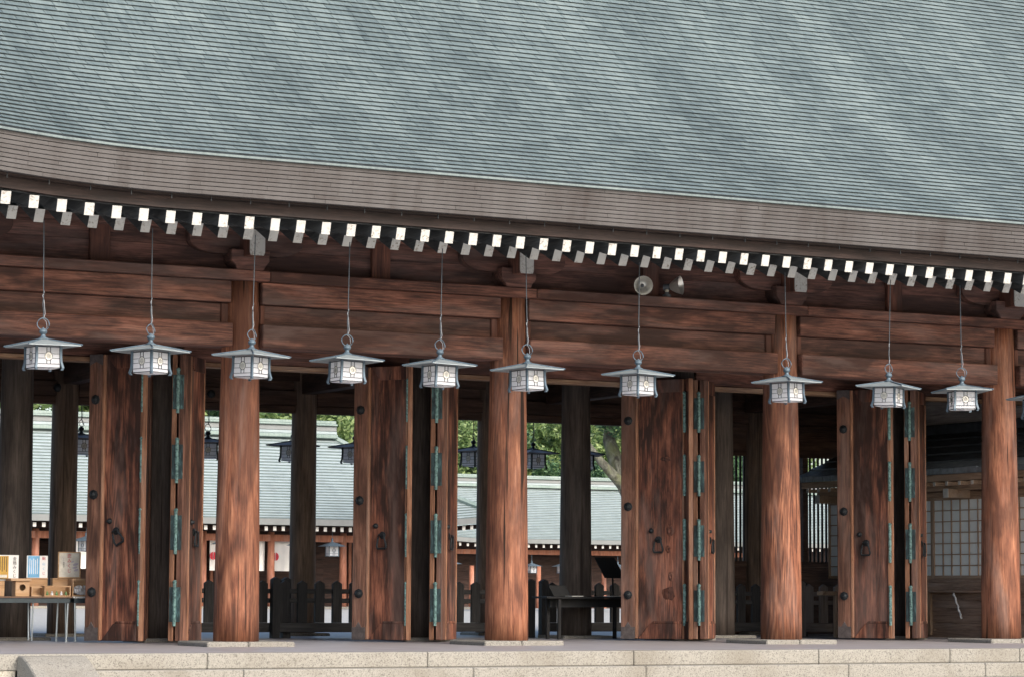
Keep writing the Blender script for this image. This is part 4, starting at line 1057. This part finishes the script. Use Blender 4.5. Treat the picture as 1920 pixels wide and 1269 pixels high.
# ------------------------------------------------------------------ corridor buildings beyond the court
def corridor(name, y0, zb, xa, xb, hipx, cols, rspace, label, plankx, slatx, upl=0, eave_z=4.2, ridge_z=9.35, run=6.5, lx=0, ridge_end=None):
    e = empty(name, (xa, y0, zb), 0, label, 'corridor building')
    def P(x, y, z): return (x-xa, y, z-zb)
    def ux(x): return .012*max(0, lx-x)**2 if upl else .010*max(0, x-(xb-6))**2
    n = int(run/math.cos(R(36))/.27); vs = []; mb = MB(); nx = 40
    hip = hipx
    def xr(t): return xb-(xb-hip)*t if hip else xb
    for k in range(n):
        for (t_, lift) in ((k/n, .07), ((k+1)/n, .0)):
            y = run*t_; z = eave_z+(ridge_z-.75-eave_z)*(t_*.86+.14*t_*t_)
            o = len(mb.v)
            for i in range(nx+1):
                x = xa+(xr(t_)-xa)*i/nx; mb.v.append(P(x, y, z+lift+ux(x)*(1-t_)))
    w = nx+1
    for r_ in range(2*n-1):
        for i in range(nx): mb.f.append((r_*w+i, r_*w+i+1, (r_+1)*w+i+1, (r_+1)*w+i))
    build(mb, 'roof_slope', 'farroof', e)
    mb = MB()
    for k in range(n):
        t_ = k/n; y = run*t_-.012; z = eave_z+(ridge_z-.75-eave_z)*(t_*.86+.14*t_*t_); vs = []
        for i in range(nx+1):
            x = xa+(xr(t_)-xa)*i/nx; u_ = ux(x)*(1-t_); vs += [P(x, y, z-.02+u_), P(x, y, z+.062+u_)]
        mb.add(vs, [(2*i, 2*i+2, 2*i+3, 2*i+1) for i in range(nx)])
    tag(build(mb, 'course_shade_lines', 'farshade', e), kind='stuff')  # added dark strips: shadow below each course put into colour
    if hip:     # hip end facing sideways
        mb = MB(); mb.tube([P(xb+.05, -.05, eave_z+ux(xb)+.05), P((xb+hip)/2, run/2, eave_z+(ridge_z-.75-eave_z)*.465+.10), P(hip, run, ridge_z-.7)], .16, 6); build(mb, 'hip_ridge', 'farridge', e)
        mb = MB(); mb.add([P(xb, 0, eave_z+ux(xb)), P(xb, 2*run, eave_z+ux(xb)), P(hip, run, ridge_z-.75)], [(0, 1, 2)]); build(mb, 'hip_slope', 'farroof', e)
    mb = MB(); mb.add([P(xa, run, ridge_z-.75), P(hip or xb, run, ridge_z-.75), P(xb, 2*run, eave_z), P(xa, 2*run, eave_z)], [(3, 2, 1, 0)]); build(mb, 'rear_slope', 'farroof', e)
    re_ = hip or xb
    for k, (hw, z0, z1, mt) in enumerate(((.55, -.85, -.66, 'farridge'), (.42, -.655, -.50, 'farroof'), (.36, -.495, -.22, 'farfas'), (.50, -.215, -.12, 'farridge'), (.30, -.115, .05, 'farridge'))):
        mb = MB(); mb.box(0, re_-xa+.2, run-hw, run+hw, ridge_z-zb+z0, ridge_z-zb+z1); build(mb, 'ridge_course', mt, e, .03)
    n2 = 30; mb = MB(); vs = []
    for i in range(n2+1):
        x = xa+(xb-xa)*i/n2; u_ = ux(x); vs += [P(x, -.02, eave_z-.29+u_), P(x, -.06, eave_z+.0+u_), P(x, .9, eave_z+.0+u_), P(x, .9, eave_z-.29+u_)]
    fs = []
    for i in range(n2):
        for q in range(4): fs.append((i*4+q, (i+1)*4+q, (i+1)*4+(q+1) % 4, i*4+(q+1) % 4))
    mb.add(vs, fs+[(0, 1, 2, 3), (n2*4+3, n2*4+2, n2*4+1, n2*4)]); build(mb, 'eave_board', 'farfas', e)
    mb = MB(); mb.box(-.07, .07, 0, 2.2, 0, .19); rmx = mb.mesh('rafter'); mb = MB(); mb.box(-.08, .08, -.02, .01, -.01, .20); rcx = mb.mesh('white_end')
    x = xa+.3
    while x < xb-.3:
        if x > plankx[0]-4: 
            o = link('rafter', rmx, 'farwall', e, P(x, .22, eave_z-.56+ux(x))); link('white_end', rcx, 'white', o)
        x += rspace
    mb = MB(); mb.lathe([(.20, 0), (.165, eave_z-.6)], 14); cm = mb.mesh('column', 0, True)
    for x in cols: link('column', cm, 'farcol', e, P(x, 2.0, zb))
    mb = MB(); mb.box(cols[0]-xa-2, cols[-1]-xa+2, 1.85, 2.15, eave_z-zb-1.05, eave_z-zb-.72); build(mb, 'beam', 'farcol', e)
    mb = MB(); mb.box(0, xb-xa-1, 5.0, 5.1, 0, eave_z-zb); build(mb, 'rear_wall', 'farwall', e)
    for a, c in plankx[1]:
        h = (eave_z-zb-1.1)/8
        for q in range(8):
            mb = MB(); mb.box(a-xa, c-xa, 4.86+.03*(q % 2), 4.98, q*h+.01, q*h+h-.01); build(mb, 'wall_plank', 'farwall', e)
    for a, c in slatx:
        x = a
        while x < c:
            mb = MB(); mb.box(x-xa, x-xa+.14, 4.8, 4.95, 0, eave_z-zb-1.0); build(mb, 'slat', 'farcol', e); x += .36
    mb = MB(); mb.box(-.5, xb-xa+.2, .9, 2*run-.5, -.4, .0); build(mb, 'podium', 'gran', e)
    return e
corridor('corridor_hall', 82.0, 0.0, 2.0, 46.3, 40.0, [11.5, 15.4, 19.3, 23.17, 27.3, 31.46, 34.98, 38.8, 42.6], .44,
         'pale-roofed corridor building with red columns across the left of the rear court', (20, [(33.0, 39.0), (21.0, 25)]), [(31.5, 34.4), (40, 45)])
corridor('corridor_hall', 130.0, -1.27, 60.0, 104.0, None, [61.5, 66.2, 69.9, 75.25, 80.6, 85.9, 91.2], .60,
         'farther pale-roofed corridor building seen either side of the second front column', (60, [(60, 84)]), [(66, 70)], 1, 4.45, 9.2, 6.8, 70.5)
# lanterns and curtains on the corridors
def far_lantern(loc, label, s=1.0):
    e = empty('corridor_lantern', loc, R(-8), label, 'lantern', 'small lanterns under the corridor eaves')
    mb = MB(); mb.box(-.24, .24, -.24, .24, 0, .46); build(mb, 'body', 'lpaper', e)
    mb = MB()
    for x in (-.24, .24):
        for y in (-.24, .24): mb.box(x-.02, x+.02, y-.02, y+.02, -.03, .47)
    mb.box(-.25, .25, -.25, .25, -.02, .01); mb.box(-.245, .245, -.245, .245, .10, .115)
    mb.box(-.05, -.035, -.25, -.241, 0, .46); mb.box(.035, .05, -.25, -.241, 0, .46)
    mb.tube([(.075*math.cos(q*.5236), -.248, .27+.085*math.sin(q*.5236)) for q in range(12)], .01, 4, closed=True)
    build(mb, 'frame', 'lmetal', e)
    mb = MB(); mb.add([(-.55, -.55, .46), (.55, -.55, .46), (.55, .55, .46), (-.55, .55, .46), (0, 0, .70)], [(0, 1, 4), (1, 2, 4), (2, 3, 4), (3, 0, 4), (3, 2, 1, 0)]); build(mb, 'roof', 'lmetal', e)
    mb = MB(); mb.lathe([(.07, 0), (.05, .08), (.07, .14), (.01, .22)], 8, (0, 0, .66)); mb.tube([(0, 0, .8), (0, 0, 1.25)], .012, 5); build(mb, 'finial', 'lmetal', e)
    return e
fl0 = far_lantern((0, 0, 0), 'x')
FLX = [(25.15, 82.6, 2.55, 'by the first placards'), (31.95, 82.6, 2.50, 'left of the first front column'), (35.85, 82.6, 2.48, 'left of the rear column beside a curtain'), (37.6, 82.6, 2.46, 'right of the left rear column'), (39.9, 82.6, 2.45, 'beside the second folded door'),
       (67.6, 130.5, 2.2, 'left of the second front column'), (73.9, 130.5, 2.1, 'right of the second front column'), (76.3, 130.5, 2.1, 'left of the dark inner column'), (80.9, 130.5, 2.1, 'by the black reading board')]
for i, (x, y, z, wh) in enumerate(FLX):
    o = fl0 if i == 0 else copy_tree(fl0)
    o.location = (x, y, z); o.rotation_euler = (0, 0, R((-60, -14, -30, -2, 10, 4, 6, -4, 12)[i])); o['label'] = f'small far corridor lantern {wh}'
def curtain(loc, w, h, label):
    e = empty('curtain', loc, 0, label, 'curtain', 'white crested curtains on the corridor')
    mb = MB(); n = 24; vs = []
    for j, z in enumerate((0, h*.5, h)):
        for i in range(n+1): vs.append((w*i/n, .05*math.sin(i*1.1)*(1-j*.35), z))
    for j, z in enumerate((0, h*.5, h)):
        for i in range(n+1): vs.append((w*i/n, .05*math.sin(i*1.1)*(1-j*.35)+.012, z))
    m_ = n+1; fs = [(j*m_+i, j*m_+i+1, (j+1)*m_+i+1, (j+1)*m_+i) for j in range(2) for i in range(n)]
    fs += [tuple(q+3*m_ for q in reversed(f_)) for f_ in fs]
    mb.add(vs, fs); build(mb, 'cloth', 'curt', e, 0, True)
    for cx in ([] if 'plain' in label else [w*.28, w*.72] if w > 2 else [w*.10]):
        mb = MB()
        for s in (-1, 1):
            pts = [(cx+s*(.02+.15*math.cos(a_*math.pi/12)), -.06, h*.42+.19*math.sin(a_*math.pi/12)) for a_ in range(-6, 7)]
            mb.add(pts, [tuple(range(len(pts)) if s > 0 else range(len(pts)-1, -1, -1))])
        build(mb, 'crest', 'crest', e)
    return e
curtain((22.0, 84.35, 1.75), 1.05, 1.75, 'white curtain with a red crest seen just above the blue placard')
curtain((24.0, 84.35, 1.75), 3.2, 1.75, 'white curtain with red crests behind the framed placard and first door')
curtain((31.95, 84.35, 1.72), 1.55, 1.68, 'white curtain with a red crest left of the first front column')
curtain((33.2, 84.35, 1.72), 1.6, 1.68, 'plain white curtain right of the first front column')
curtain((35.18, 84.35, 1.72), 1.6, 1.66, 'white curtain with a red crest left of the rear column')

# ------------------------------------------------------------------ trees beyond
def crown_mesh(name, rad, h, nclump, nleaf, size, seed):
    rnd = random.Random(seed); mb = MB()
    cl = []
    while len(cl) < nclump:
        p = Vector((rnd.uniform(-1, 1), rnd.uniform(-1, 1), rnd.uniform(-1, 1)))
        if .25 < p.length < 1: cl.append(Vector((p.x*rad, p.y*rad, p.z*h)))
    for c in cl:
        cr = rnd.uniform(.5, 1.15)*rad*.26
        for _ in range(nleaf):
            d = Vector((rnd.gauss(0, 1), rnd.gauss(0, 1), rnd.gauss(0, .75))); d.normalize(); d *= cr*rnd.random()**.45
            p = c+d; u_ = Vector((rnd.gauss(0, 1), rnd.gauss(0, 1), rnd.gauss(0, .6))).normalized(); w = u_.cross(Vector((rnd.gauss(0, 1), rnd.gauss(0, 1), rnd.gauss(0, 1)))).normalized()
            s = size*rnd.uniform(.6, 1.3)
            mb.add([p-u_*s, p+w*s*.45, p+u_*s, p-w*s*.45], [(0, 1, 2, 3)])
    return mb.mesh(name)
CR = [crown_mesh('crown', 4.6, 5.2, 110, 130, .20, 1), crown_mesh('crown', 4.2, 4.6, 100, 130, .20, 2)]
CRM = [[m_.copy() for m_ in CR] for _ in range(2)]
for k, key in enumerate(('leafy', 'leafd')):
    for m_ in CRM[k]: m_.materials.append(M[key])
mb = MB(); mb.tube([(0, 0, 0), (.1, 0, 3), (-.15, .1, 6), (.1, -.1, 9.5)], [.42, .34, .26, .10], 10)
for q in range(5): a_ = q*1.3; mb.tube([(0, 0, 5+q*.7), (1.4*math.cos(a_), 1.4*math.sin(a_), 7+q*.7), (2.8*math.cos(a_), 2.8*math.sin(a_), 8.6+q*.6)], [.16, .10, .03], 6)
TRK = mb.mesh('trunk', 0, True)
def tree(x, y, z, s, kind, idx, label, group):
    e = empty('tree', (x, y, z), idx*1.7, label, 'tree', group); e.scale = (s, s, s)
    link('trunk', TRK, 'bark', e); link('crown', CRM[kind][idx % 2], None, e, (0, 0, 9.0))
tn = 0
for row, (yy, sc_, n_, xa_, dx) in enumerate(((157, 1.0, 9, 70, 5.2), (166, 1.25, 9, 72, 5.6), (178, 1.6, 8, 72, 7.2))):
    for i in range(n_):
        x = xa_+i*dx+random.uniform(-1.2, 1.2); kind = 0 if (i+row) % 3 != 1 else 1
        if row == 0 and 88 < x < 100: kind = 1
        tree(x, yy+random.uniform(-2, 2), -1.3, sc_*random.uniform(.9, 1.1), kind, tn,
             ('bright leafy tree in the wood behind the farther corridor roof', 'dark evergreen tree in the wood behind the farther corridor roof')[kind], ('bright trees behind the far corridor', 'evergreens behind the far corridor')[kind]); tn += 1
for i in range(6):
    x = 21+i*4.9+random.uniform(-1, 1)
    tree(x, 108+random.uniform(-2, 2), -.8, 1.15*random.uniform(.92, 1.1), 0 if i % 4 else 1, tn,
         ('bright treetop just above the nearer corridor ridge', 'dark treetop just above the nearer corridor ridge')[0 if i % 4 else 1], ('bright trees behind the near corridor', 'evergreens behind the near corridor')[0 if i % 4 else 1]); tn += 1
# old leaning tree in the court
lt = empty('leaning_tree', (44.95, 66, -.1), 0, 'old leaning tree with mottled forked trunk in front of the far roof', 'tree')
mb = MB(); mb.tube([(1.2, 0, -.2), (.75, 0, 1.6), (.35, 0, 3.4), (-.05, 0, 4.9), (-.75, .1, 6.2), (-1.2, .2, 7.6), (-1.1, .3, 9.5)], [.62, .50, .44, .42, .36, .28, .12], 12)
mb.tube([(-.02, 0, 4.9), (-.9, -.3, 5.7), (-2.0, -.5, 6.6), (-3.2, -.5, 8.0)], [.30, .26, .18, .06], 10)
mb.tube([(-.8, .1, 6.4), (.2, .3, 7.6), (1.2, .4, 9.2)], [.22, .15, .05], 8)
tk = build(mb, 'trunk', 'bark', lt, 0, True)
o = link('crown', CRM[1][0], None, lt, (.2, -1.2, 10.6)); o.scale = (.72, .6, .62); o = link('crown', CRM[0][1], None, lt, (-4.2, 3, 11.5)); o.scale = (.6, .6, .6); o = link('crown', CRM[1][1], None, lt, (4.4, 2.5, 8.6)); o.scale = (.6, .6, .7)
